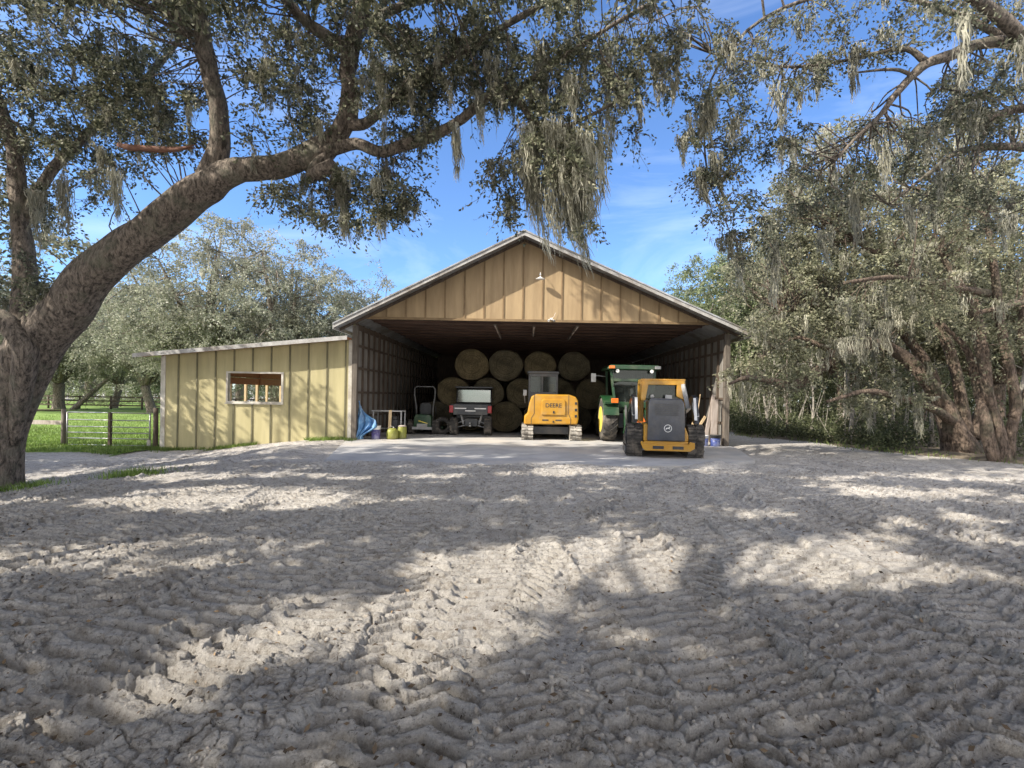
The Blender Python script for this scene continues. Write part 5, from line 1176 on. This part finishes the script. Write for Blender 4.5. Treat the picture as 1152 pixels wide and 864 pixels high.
Y2 = 13.4
big_right_oak('slender multi-stemmed oak with pale trunks near the right edge', 9, (W(1128, 518, Y2).x, Y2, gz(13, Y2)), [
    [(1130, 535, Y2, .28), (1127, 510, Y2, .20), (1122, 480, Y2, .14), (1112, 440, Y2, .125), (1106, 400, Y2, .15), (1096, 360, Y2, .13), (1080, 320, Y2, .1), (1060, 290, Y2, .06)],
    [(1120, 520, Y2, .16), (1112, 495, Y2, .15), (1108, 470, Y2, .13), (1100, 440, Y2+.3, .11), (1094, 410, Y2+.4, .10), (1085, 390, Y2+.4, .08), (1060, 365, Y2+.4, .05)],
    [(1132, 515, Y2, .18), (1138, 480, Y2, .12), (1143, 455, Y2, .14), (1135, 410, Y2, .12), (1125, 360, Y2, .11), (1118, 300, Y2, .09), (1110, 240, Y2, .06)],
    [(1138, 470, Y2, .12), (1160, 430, Y2, .11), (1150, 370, Y2, .10), (1160, 300, Y2, .08)],
    [(1112, 330, Y2, .10), (1080, 325, Y2-.3, .09), (1040, 318, Y2-.7, .08), (1000, 312, Y2-1.2, .06), (950, 318, Y2-1.6, .04)],
    [(1120, 345, Y2, .1), (1170, 335, Y2-.5, .1), (1100, 352, Y2-1, .05)]],
    [(1080, 300, 70, 50, 12, 14, 34), (1120, 380, 40, 40, 12.4, 14.4, 13), (1010, 330, 60, 30, 11.8, 13.2, 20), (1100, 230, 60, 45, 12, 14.5, 32), (1180, 330, 50, 80, 12, 14.5, 22)], 0.085, 0.35, (9, 12), (0.34, 0.54), M_LEAF_R)

# ================================================================== BACKGROUND TREES
def bg(label, px, Y, h, cr, seed, mat, bark=M_BARK, leaf=0.14, **kw):
    kw.setdefault('nl', (10, 14))
    X = (px-VPX)/F_PX*Y
    grp = kw.pop('group', 'oaks in the background')
    return make_oak(label, seed, h, cr, kw.pop('tr', 0.4), (X, Y, gz(X, Y)-0.05), mat, bark, leaf, group=grp, **kw)
B = M_LEAF_BG
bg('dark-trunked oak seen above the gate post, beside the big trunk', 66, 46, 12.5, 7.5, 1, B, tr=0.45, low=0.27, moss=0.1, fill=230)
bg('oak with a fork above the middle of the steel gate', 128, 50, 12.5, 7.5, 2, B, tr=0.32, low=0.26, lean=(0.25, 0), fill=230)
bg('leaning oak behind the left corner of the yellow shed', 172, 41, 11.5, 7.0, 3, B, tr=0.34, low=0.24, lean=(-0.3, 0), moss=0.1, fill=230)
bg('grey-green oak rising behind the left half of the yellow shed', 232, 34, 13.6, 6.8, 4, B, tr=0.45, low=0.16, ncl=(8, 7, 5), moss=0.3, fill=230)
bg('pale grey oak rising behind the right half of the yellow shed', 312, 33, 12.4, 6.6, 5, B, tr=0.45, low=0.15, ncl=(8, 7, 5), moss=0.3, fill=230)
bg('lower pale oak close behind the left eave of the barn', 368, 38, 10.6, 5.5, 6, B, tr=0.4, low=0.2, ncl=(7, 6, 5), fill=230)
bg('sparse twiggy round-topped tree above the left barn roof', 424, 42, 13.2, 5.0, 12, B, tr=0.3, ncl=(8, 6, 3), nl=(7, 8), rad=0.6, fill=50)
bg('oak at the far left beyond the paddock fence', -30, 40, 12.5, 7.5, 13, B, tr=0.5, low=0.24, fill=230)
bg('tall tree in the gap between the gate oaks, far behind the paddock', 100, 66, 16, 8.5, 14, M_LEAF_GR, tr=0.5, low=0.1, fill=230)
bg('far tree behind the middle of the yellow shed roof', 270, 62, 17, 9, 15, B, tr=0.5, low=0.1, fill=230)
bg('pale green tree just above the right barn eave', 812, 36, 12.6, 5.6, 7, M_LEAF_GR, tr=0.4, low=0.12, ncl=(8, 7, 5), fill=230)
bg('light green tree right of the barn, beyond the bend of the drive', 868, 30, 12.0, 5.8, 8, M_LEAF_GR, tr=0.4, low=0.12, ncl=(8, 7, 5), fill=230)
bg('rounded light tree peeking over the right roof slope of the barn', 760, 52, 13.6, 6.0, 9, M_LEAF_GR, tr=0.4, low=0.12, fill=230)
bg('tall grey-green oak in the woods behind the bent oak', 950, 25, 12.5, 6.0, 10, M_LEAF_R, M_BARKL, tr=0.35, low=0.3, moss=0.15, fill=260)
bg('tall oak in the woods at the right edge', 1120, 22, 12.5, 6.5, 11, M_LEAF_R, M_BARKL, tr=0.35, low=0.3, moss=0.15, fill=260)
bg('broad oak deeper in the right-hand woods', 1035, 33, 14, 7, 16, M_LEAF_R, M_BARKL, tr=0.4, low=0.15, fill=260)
# far tree line: copies of two trees
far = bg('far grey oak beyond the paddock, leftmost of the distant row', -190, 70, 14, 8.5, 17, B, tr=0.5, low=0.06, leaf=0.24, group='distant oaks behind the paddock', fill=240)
names = ['second', 'third', 'fourth', 'fifth', 'sixth', 'seventh', 'eighth', 'ninth']
for i, (px, Y) in enumerate([(-95, 76), (-10, 82), (62, 88), (152, 84), (205, 90), (335, 84), (392, 90), (440, 96)]):
    o = copy_tree(far); X = (px-VPX)/F_PX*Y; o.location = (X, Y, gz(X, Y)); o.rotation_euler = (0, 0, 1.3*i+0.5); s = 0.85+0.06*(i*5 % 4)
    o.scale = (s, s, s*0.95); o['label'] = f'far grey oak beyond the paddock, {names[i]} from the left in the distant row'
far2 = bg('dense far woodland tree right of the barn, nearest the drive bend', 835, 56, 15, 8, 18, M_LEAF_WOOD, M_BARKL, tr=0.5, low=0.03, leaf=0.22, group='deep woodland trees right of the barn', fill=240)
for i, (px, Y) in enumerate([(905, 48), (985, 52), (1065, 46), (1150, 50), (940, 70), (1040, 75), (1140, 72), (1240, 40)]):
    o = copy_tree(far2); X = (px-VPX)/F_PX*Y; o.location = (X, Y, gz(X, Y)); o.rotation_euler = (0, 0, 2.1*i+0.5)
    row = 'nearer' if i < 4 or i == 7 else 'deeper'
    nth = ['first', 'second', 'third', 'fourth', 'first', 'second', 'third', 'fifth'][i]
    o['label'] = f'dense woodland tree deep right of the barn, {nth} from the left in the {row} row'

# saplings and thin trunks in the woods
M_SAP = mat_bark('pale_sapling_bark', (0.26, 0.23, 0.19), (0.55, 0.50, 0.43), (0.30, 0.29, 0.22))
def sapling(label, px, py, Y, h, r, lean, seed, bark=M_SAP, crown=True):
    rng = np.random.default_rng(seed); p = W(px, py, Y); z = gz(p.x, p.y)
    root = thing('sapling', label, 'sapling', (p.x, Y, z), 0, 'thin trunks at the edge of the right-hand woods')
    wd = MB(); tip = np.array([lean*h, rng.uniform(-.2, .2), h])
    Ls = limb(wd, [(0, 0, -0.1, r*1.2), (*(tip*0.35+rng.normal(scale=0.05, size=3)), r), (*(tip*0.7+rng.normal(scale=0.08, size=3)), r*0.7), (*tip, r*0.3)], 6, 3, 0.1, rng)
    fo = Foliage()
    for i in range(12):
        b = Ls[int(len(Ls)*rng.uniform(0.35, 1))-1][:3]; c = b + rng.normal(scale=0.45, size=3)+np.array([0, 0, .2])
        wd.tube([b, (b+c)/2, c], [r*0.3, r*0.2, 0.005], 3, False); cluster_leaves(fo, c, 0.35, 6, 8, 0.09, rng)
    wd.build('trunk', bark, root); fo.build('crown', M_LEAF_WOOD, root, 0.5, rng)
for k, (px, py, Y, h, r, ln, lab) in enumerate([(866, 488, 22, 2.6, .06, -.12, 'short pale leaning sapling nearest the barn at the woods edge'), (873, 488, 23, 3.6, .045, 0.0, 'thin straight pale sapling just right of the leaning one'), (886, 495, 20.5, 4.6, .05, 0.02, 'slim dark-barked sapling, third from the barn at the woods edge'),
    (955, 500, 18.5, 3.8, .07, 0.05, 'pale forked sapling halfway between the barn and the bent oak'), (950, 498, 20, 3.0, .05, -.05, 'thin sapling close left of the pale forked one'), (984, 503, 17.5, 4.0, .04, .02, 'straight thin sapling left of the bent oak'), (1030, 505, 18, 4.0, .05, -.04, 'thin grey sapling just behind the bent oak trunk'),
    (912, 497, 21, 4.4, .045, .03, 'leafy sapling right of the slim dark-barked one'), (1003, 502, 19.5, 4.2, .06, -.02, 'grey sapling second to the left of the bent oak trunk'), (1047, 506, 16.8, 3.0, .07, -.06, 'short pale trunk touching the left side of the bent oak'), (1148, 520, 15, 4.5, .06, .02, 'thin trunk at the very right edge of the photo')]):
    sapling(lab, px, py, Y, h, r, ln, 40+k, M_SAP if k != 2 else M_BARK)
sapling('dark leaning trunk slanting right between the two paddock oaks', 80, 458, 44, 3.6, .2, 1.15, 71, M_BARK)
# undergrowth: bushes that read as one mass
def undergrowth():
    rng = np.random.default_rng(77); fo = Foliage(); wd = MB()
    for _ in range(640):
        y = rng.uniform(12.5, 42); d = rng.exponential(5.0) if rng.random() < 0.65 else rng.exponential(1.2)
        x = float(wood_edge(np.float64(y))) + 0.4 + d
        if y > 21 and rng.random() < 0.35: x = float(wood_edge(np.float64(y))) + rng.uniform(-0.2, 3)
        if y > 32: x = rng.uniform(7.5, 30)
        if x/y < 0.85 and y < 15: continue
        if math.hypot(x-13.4, y-15.2) < 1.5 or math.hypot(x-13, y-13.4) < 1.2: continue
        h = rng.uniform(0.25, 0.6) + min(d, 6)*0.25 + (0.9 if y > 26 else 0)
        for _k in range(3): 
            c = np.array([x+rng.normal(scale=.35), y+rng.normal(scale=.35), gz(x, y)+rng.uniform(0.15, 1.0)*h])
            cluster_leaves(fo, c, rng.uniform(0.3, 0.6), 7, 8, 0.10, rng, -0.1, 0.8)
        if rng.random() < 0.28: wd.tube([(x, y, gz(x, y)), (x+rng.normal(scale=.2), y, gz(x, y)+h*0.6), (x+rng.normal(scale=.4), y, gz(x, y)+h*2.6)], [0.025, 0.018, 0.008], 4, False)
    o = fo.build('undergrowth', M_LEAF_WOOD, None, 0.5, rng); tag(o, 'low green undergrowth along the edge of the right-hand woods', 'undergrowth', kind='stuff')
    o2 = wd.build('brushwood', M_SAP); tag(o2, 'thin bare stems standing in the right-hand undergrowth', 'brushwood', kind='stuff')
undergrowth()
def hedge():
    rng = np.random.default_rng(78); fo = Foliage()
    for _ in range(420):
        y = rng.uniform(52, 60); x = rng.uniform(-75, -8); h = 2.4
        cluster_leaves(fo, (x, y, -0.45+rng.uniform(0.2, h)), 0.9, 8, 8, 0.2, rng, 0, 0.8)
    tag(fo.build('brush', M_LEAF_GR, None, 0.5, rng), 'pale brush in a band behind the far paddock fence', 'brush', kind='stuff')
hedge()
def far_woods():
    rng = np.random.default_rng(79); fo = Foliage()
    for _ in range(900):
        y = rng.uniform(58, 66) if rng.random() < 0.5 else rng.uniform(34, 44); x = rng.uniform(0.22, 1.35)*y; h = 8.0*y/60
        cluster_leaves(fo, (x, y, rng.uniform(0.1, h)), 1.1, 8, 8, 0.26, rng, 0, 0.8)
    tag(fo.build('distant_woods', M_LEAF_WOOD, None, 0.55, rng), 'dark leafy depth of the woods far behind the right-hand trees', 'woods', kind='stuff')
    fo = Foliage()
    for _ in range(520):
        y = rng.uniform(100, 108); x = rng.uniform(-1.25, -0.1)*y
        cluster_leaves(fo, (x, y, -0.4+rng.uniform(0.2, 9)), 2.0, 8, 8, 0.5, rng, 0, 0.8)
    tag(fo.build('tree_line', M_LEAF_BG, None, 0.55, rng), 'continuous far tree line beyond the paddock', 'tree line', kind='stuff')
far_woods()

# ================================================================== SHADE TREES BEHIND THE CAMERA
def ground_pt(px, py):
    u, v = px-VPX, VPY-py; vv = u*SR+v*CR; Y = (CAMZ+0.05)*F_PX/(-vv); return (u*CR-v*SR)/F_PX*Y, Y
LIT = [(510, 715, 140, 26), (250, 705, 170, 15), (290, 785, 130, 30), (780, 775, 100, 26), (1080, 655, 90, 16), (1060, 618, 120, 14), (600, 662, 120, 10), (400, 622, 170, 14), (140, 640, 130, 10), (150, 578, 150, 11), (1000, 550, 150, 7), (780, 608, 90, 9), (480, 562, 140, 7), (760, 570, 100, 7), (330, 538, 150, 5), (1000, 524, 190, 10), (870, 502, 60, 6), (60, 615, 80, 9), (900, 690, 70, 12), (680, 745, 60, 14), (380, 660, 60, 8), (850, 640, 60, 8)]
def shade_trees():
    rng = np.random.default_rng(202)
    # trunks stand beside and behind the camera, outside the frame; foliage pads placed to throw the wanted shade, gaps left over LIT
    T = [(-13.0, -1.5, 'wide oak left of the camera, outside the frame'), (-15.5, 6.0, 'oak left of the frame, level with the near live oak'), (-6.5, -5.0, 'oak behind the camera to the left, casting shade on the dirt'), (1.5, -5.5, 'oak behind the camera to the right, casting shade on the dirt')]
    roots = []
    for k, (x, y, lab) in enumerate(T):
        root = thing('oak_tree', lab, 'tree', (x, y, gz(x, y)-0.05), 0, 'shade oaks around the camera')
        wd = MB(root.location); S = []
        z0 = root.location.z
        S += limb(wd, [(x, y, z0-0.2, .6), (x+.1, y, z0+1.5, .42), (x, y+.1, z0+3.2, .38), (x, y, z0+4.6, .34)], 10, 4)
        for i in range(7):
            a = 2*PI*i/7+rng.uniform(-.3, .3); L = rng.uniform(3.5, 5.5)
            S += limb(wd, [(x, y, z0+4.4, .22), (x+math.cos(a)*L*.4, y+math.sin(a)*L*.4, z0+5.9, .15), (x+math.cos(a)*L, y+math.sin(a)*L, z0+6.8+rng.uniform(-.3, .6), .06)], 7, 3)
        roots.append((root, wd, np.array(S), Foliage()))
    n = 0
    for _ in range(1600):
        if n > 195: break
        gx, gy = rng.uniform(-10, 14), rng.uniform(1.2, 12.5)
        py = VPY + CAMZ*F_PX/gy; px = VPX + gx/gy*F_PX
        if any(((px-a)/(rx+40))**2 + ((py-b)/(ry*1.1))**2 < 1 for a, b, rx, ry in LIT): continue
        if gy < 3.0 and rng.random() < 0.3: continue
        h = rng.uniform(6.6, 8.2); c = np.array([gx-1.19*h, gy-0.625*h, h])
        if c[1] > 0.5 and c[2] < CAMZ+1.02*c[1] and abs(c[0]/c[1]) < 1.3: continue
        n += 1; L = rng.uniform(0.5, 1.25)
        k = int(np.argmin([math.hypot(c[0]-t[0], c[1]-t[1]) for t in T])); root, wd, S, fo = roots[k]
        for q in np.linspace(-1, 1, 5): cluster_leaves(fo, c+np.array([q*L, rng.normal(scale=.18), rng.normal(scale=.12)]), 0.45, 10, 10, 0.23, rng, 0.05, 0.4)
        br = connect(wd, S, c, 0.05, rng)
        wd.tube([c-np.array([L*.8, 0, 0]), c+np.array([L*.8, 0, 0.05])], [0.02, 0.01], 4, False)
    for root, wd, S, fo in roots:
        wd.build('trunk', M_BARK, root); o = fo.build('crown', M_LEAF_R, root, 0.5, rng); o.data.transform(Matrix.Translation(-Vector(root.location)))
shade_trees()
make_oak('bushy oak beyond the left edge of the photo, shading the yellow shed', 62, 8.6, 4.6, 0.35, (-17.2, 12.0, gz(-17, 12)-0.05), M_LEAF_R, M_BARK, 0.16, ncl=(8, 6, 4), nl=(11, 9), low=0.45, rad=0.7, fill=40)

# ================================================================== GRASS, LEAVES, CLODS
def blades(name, label, pts, hmin, hmax, w, seed, mat=M_GRASS):
    rng = np.random.default_rng(seed); n = len(pts); P = np.asarray(pts)
    h = rng.uniform(hmin, hmax, n)[:, None]; a = rng.uniform(0, 2*PI, n); U = np.stack([np.cos(a), np.sin(a), 0*a], 1)*w*0.5
    ln = rng.normal(scale=0.35, size=(n, 3)); ln[:, 2] = 1
    M1 = P + ln*h*0.55*np.array([0.6, 0.6, 1]); Tp = P + ln*h
    V = np.stack([P-U, P+U, M1+U*0.7, M1-U*0.7, Tp], 1).reshape(-1, 3)
    b = np.arange(n)[:, None]*5
    Q = b + np.array([[0, 1, 2, 3]]); T = b + np.array([[3, 2, 4]])
    o = mesh_np(name, V, Q, mat, T=T); tag(o, label, 'grass', kind='stuff')
def grass():
    rng = np.random.default_rng(91); pts = []
    while len(pts) < 52000:
        n = 40000; y = 13.6 + rng.exponential(6.5, n); x = rng.uniform(-34, -11.8, n)
        e = pad_edge(x)-0.2 + 0.5*(fbm(x*1.5, y*1.5, 3)-0.5)
        ok = (y > e) & (y < 46) & ((x < -12.3)) & (x/y > -1.25)
        x, y = x[ok], y[ok]; z = gbase(x, y)+0.03
        pts += list(np.stack([x, y, z], 1))
    blades('paddock_grass', 'bright green grass of the fenced paddock at the left', pts, 0.04, 0.13, 0.02, 1)
    pts = []
    for _ in range(5200):   # strip at the foot of the shed
        x = rng.uniform(-12.9, -5.6); y = BF - 0.05 - abs(rng.normal(scale=0.22+0.12*math.sin(x*2.0)**2))
        if fbm(np.array([x*1.6]), np.array([y*1.2]), 2)[0] < 0.42: continue
        pts.append((x, y, gz(x, y)))
    blades('verge_grass', 'thin strip of grass along the foot of the yellow shed', pts, 0.04, 0.15, 0.016, 2)
    pts = []
    for (cx, cy, sx, sy, n) in [(-9.0, 8.9, 0.4, 0.22, 300), (-7.6, 9.45, 0.45, 0.22, 520), (-9.3, 8.5, 0.5, 0.25, 260), (-7.9, 9.9, 0.6, 0.3, 160)]:
        for _ in range(n):
            x = rng.normal(cx, sx*0.6); y = rng.normal(cy, sy*0.6)
            if math.hypot(x+9.65, y-9.2) > 0.5: pts.append((x, y, gz(x, y)+0.0))
    blades('tree_foot_grass', 'patchy grass round the foot of the near live oak', pts, 0.05, 0.17, 0.013, 3)
    pts = []
    for _ in range(2200):
        y = rng.uniform(12.5, 34); x = float(wood_edge(np.float64(y))) + rng.normal(0.5, 0.6)
        if fbm(np.array([x*1.1]), np.array([y*1.1]), 2)[0] < 0.5: continue
        pts.append((x, y, gz(x, y)))
    blades('wood_edge_grass', 'sparse weeds where the sand meets the right-hand woods', pts, 0.05, 0.22, 0.018, 4)
    # dead leaves on the sand
    n = 3800; y = 1.6*np.exp(rng.uniform(0, math.log(20/1.6), n)); x = rng.uniform(-1.2, 1.2, n)*y; ok = (x < 12) & (x > -13); x, y = x[ok], y[ok]
    keep = ~((x > -6) & (x < 6.9) & (y > 11)) | (rng.random(len(x)) < 0.12); x, y = x[keep], y[keep]
    z = np.where((x > -5.6) & (x < 5.9) & (y > 12.2), 0.004, ground_z(x, y)) + 0.006
    fo = Foliage(); d = rng.normal(size=(len(x), 3)); d[:, 2] *= 0.25
    fo.leaves(np.stack([x, y, z], 1), d, rng.uniform(0.015, 0.05, len(x)))
    tag(fo.build('fallen_leaves', M_DEAD, None, 0.5, rng), 'small brown fallen leaves scattered over the churned sand', 'leaves', kind='stuff')
    # clods
    n = 2400; y = 1.7*np.exp(rng.uniform(0, math.log(14/1.7), n)); x = rng.uniform(-1.2, 1.2, n)*y
    ok = (x < 10) & (x > -12) & (fbm(x*1.2+9, y*1.2, 3) > 0.47) & ~((x > -5.4) & (x < 6.2) & (y > 11.2)); x, y = x[ok], y[ok]; r = rng.uniform(0.004, 0.02, len(x))
    big = rng.random(len(x)) < 0.03; r[big] *= 1.8
    z = ground_z(x, y)
    ico = bmesh.new(); bmesh.ops.create_icosphere(ico, subdivisions=1, radius=1); iv = np.array([v.co[:] for v in ico.verts]); it = np.array([[v.index for v in f.verts] for f in ico.faces]); ico.free()
    k = len(iv); V = iv[None]*(1+rng.normal(scale=0.22, size=(len(x), k, 1))); V = V*r[:, None, None]*rng.uniform(0.6, 1.3, (len(x), 1, 3))
    V = V + np.stack([x, y, z+r*0.25], 1)[:, None, :]
    T = (it[None] + (np.arange(len(x))*k)[:, None, None]).reshape(-1, 3)
    o = mesh_np('soil_clods', V.reshape(-1, 3), None, M_CLOD, T=T, smooth=True); tag(o, 'loose clods of dried sandy soil lying on the tracked ground', 'soil', kind='stuff')
grass()
# little heap of broken sand at the slab edge in front of the track loader
m = MB(); rng = np.random.default_rng(4)
nu = 26; V = []; 
for j in range(nu):
    for i in range(nu*2):
        x = (i/(nu*2-1)-0.5)*1.9; y = (j/(nu-1)-0.5)*0.8; r = math.hypot(x/0.95, y/0.4)
        h = max(0, 1-r)**0.7*0.16*(0.5+1.0*float(fbm(np.array([x*5+3]), np.array([y*5]), 3)[0])) - 0.03 + rng.normal(scale=0.006)
        V.append((4.35+x, 11.35+y, h+gz(4.35+x, 11.35+y)))
Q = [(j*nu*2+i, j*nu*2+i+1, (j+1)*nu*2+i+1, (j+1)*nu*2+i) for j in range(nu-1) for i in range(nu*2-1)]
tag(mesh_np('sand_heap', V, Q, M_GROUND, smooth=True), 'small heap of broken sand at the slab edge before the track loader', 'sand heap', kind='stuff')

# ================================================================== SKY, SUN, CAMERA
TO_SUN = Vector((-1.9, -1.0, 1.6)).normalized()
w = bpy.data.worlds.new('World'); scene.world = w; w.use_nodes = True
nt = w.node_tree; bgn = nt.nodes['Background']
sky = nt.nodes.new('ShaderNodeTexSky'); sky.sky_type = 'NISHITA'; sky.sun_disc = False
sky.sun_elevation = math.asin(TO_SUN.z); sky.sun_rotation = math.atan2(TO_SUN.x, TO_SUN.y) % (2*PI)
sky.air_density = 1.0; sky.dust_density = 0.2; sky.ozone_density = 4.0
tc = nt.nodes.new('ShaderNodeTexCoord'); mp = nt.nodes.new('ShaderNodeMapping'); mp.inputs['Scale'].default_value = (1.2, 1.2, 4.5)
nt.links.new(tc.outputs['Generated'], mp.inputs[0])
nz = nt.nodes.new('ShaderNodeTexNoise'); nz.inputs['Scale'].default_value = 2.2; nz.inputs['Detail'].default_value = 7; nz.inputs['Roughness'].default_value = 0.6; nz.inputs['Distortion'].default_value = 0.6
nt.links.new(mp.outputs[0], nz.inputs['Vector'])
rr = ramp(nt, [(0.48, (0, 0, 0)), (0.85, (0.28, 0.28, 0.28))]); nt.links.new(nz.outputs[0], rr.inputs[0])
tint = nt.nodes.new('ShaderNodeMix'); tint.data_type = 'RGBA'; tint.blend_type = 'MULTIPLY'; tint.inputs[0].default_value = 1.0; tint.inputs[7].default_value = (0.64, 0.75, 0.90, 1)
nt.links.new(sky.outputs[0], tint.inputs[6])
mx = mixc(nt, rr.outputs[0], tint.outputs[2], (5.5, 6.0, 6.8))
# bright neutral cloud added behind the camera, out of view, to lift the shade
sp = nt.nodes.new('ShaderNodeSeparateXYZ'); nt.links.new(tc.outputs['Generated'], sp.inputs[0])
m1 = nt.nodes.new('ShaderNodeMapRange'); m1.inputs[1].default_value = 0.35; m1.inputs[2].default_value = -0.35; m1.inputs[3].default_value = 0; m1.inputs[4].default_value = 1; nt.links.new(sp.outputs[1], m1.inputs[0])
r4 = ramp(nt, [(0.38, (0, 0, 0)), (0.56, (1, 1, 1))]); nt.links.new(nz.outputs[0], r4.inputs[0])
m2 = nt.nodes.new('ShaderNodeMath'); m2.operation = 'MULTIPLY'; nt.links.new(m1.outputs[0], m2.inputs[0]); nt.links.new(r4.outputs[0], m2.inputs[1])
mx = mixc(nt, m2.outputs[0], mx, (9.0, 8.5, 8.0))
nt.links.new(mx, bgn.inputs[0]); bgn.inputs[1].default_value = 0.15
sl = bpy.data.lights.new('sun', 'SUN'); sl.energy = 4.3; sl.angle = math.radians(0.55); sl.color = (1.0, 0.93, 0.82)
so = bpy.data.objects.new('sun', sl); COL.objects.link(so); so.rotation_euler = TO_SUN.to_track_quat('Z', 'Y').to_euler(); so.location = (-20, -20, 30)
cam = bpy.data.cameras.new('camera'); co = bpy.data.objects.new('camera', cam); COL.objects.link(co)
cam.sensor_width = 36; cam.lens = F_PX/1152*36; cam.shift_x = -17/1152; cam.shift_y = 14/1152; cam.clip_end = 2000; cam.clip_start = 0.05
co.location = (0, 0, CAMZ); co.rotation_euler = (Matrix.Rotation(PI/2, 4, 'X') @ Matrix.Rotation(ROLL, 4, 'Z')).to_euler()
scene.camera = co
scene.render.engine = 'CYCLES'
try: scene.cycles.use_denoising = True
except Exception: pass
scene.cycles.max_bounces = 6; scene.cycles.diffuse_bounces = 4; scene.cycles.glossy_bounces = 2; scene.cycles.transparent_max_bounces = 6; scene.cycles.transmission_bounces = 3
scene.view_settings.view_transform = 'Standard'; scene.view_settings.look = 'None'; scene.view_settings.gamma = 1; scene.view_settings.exposure = 1.04
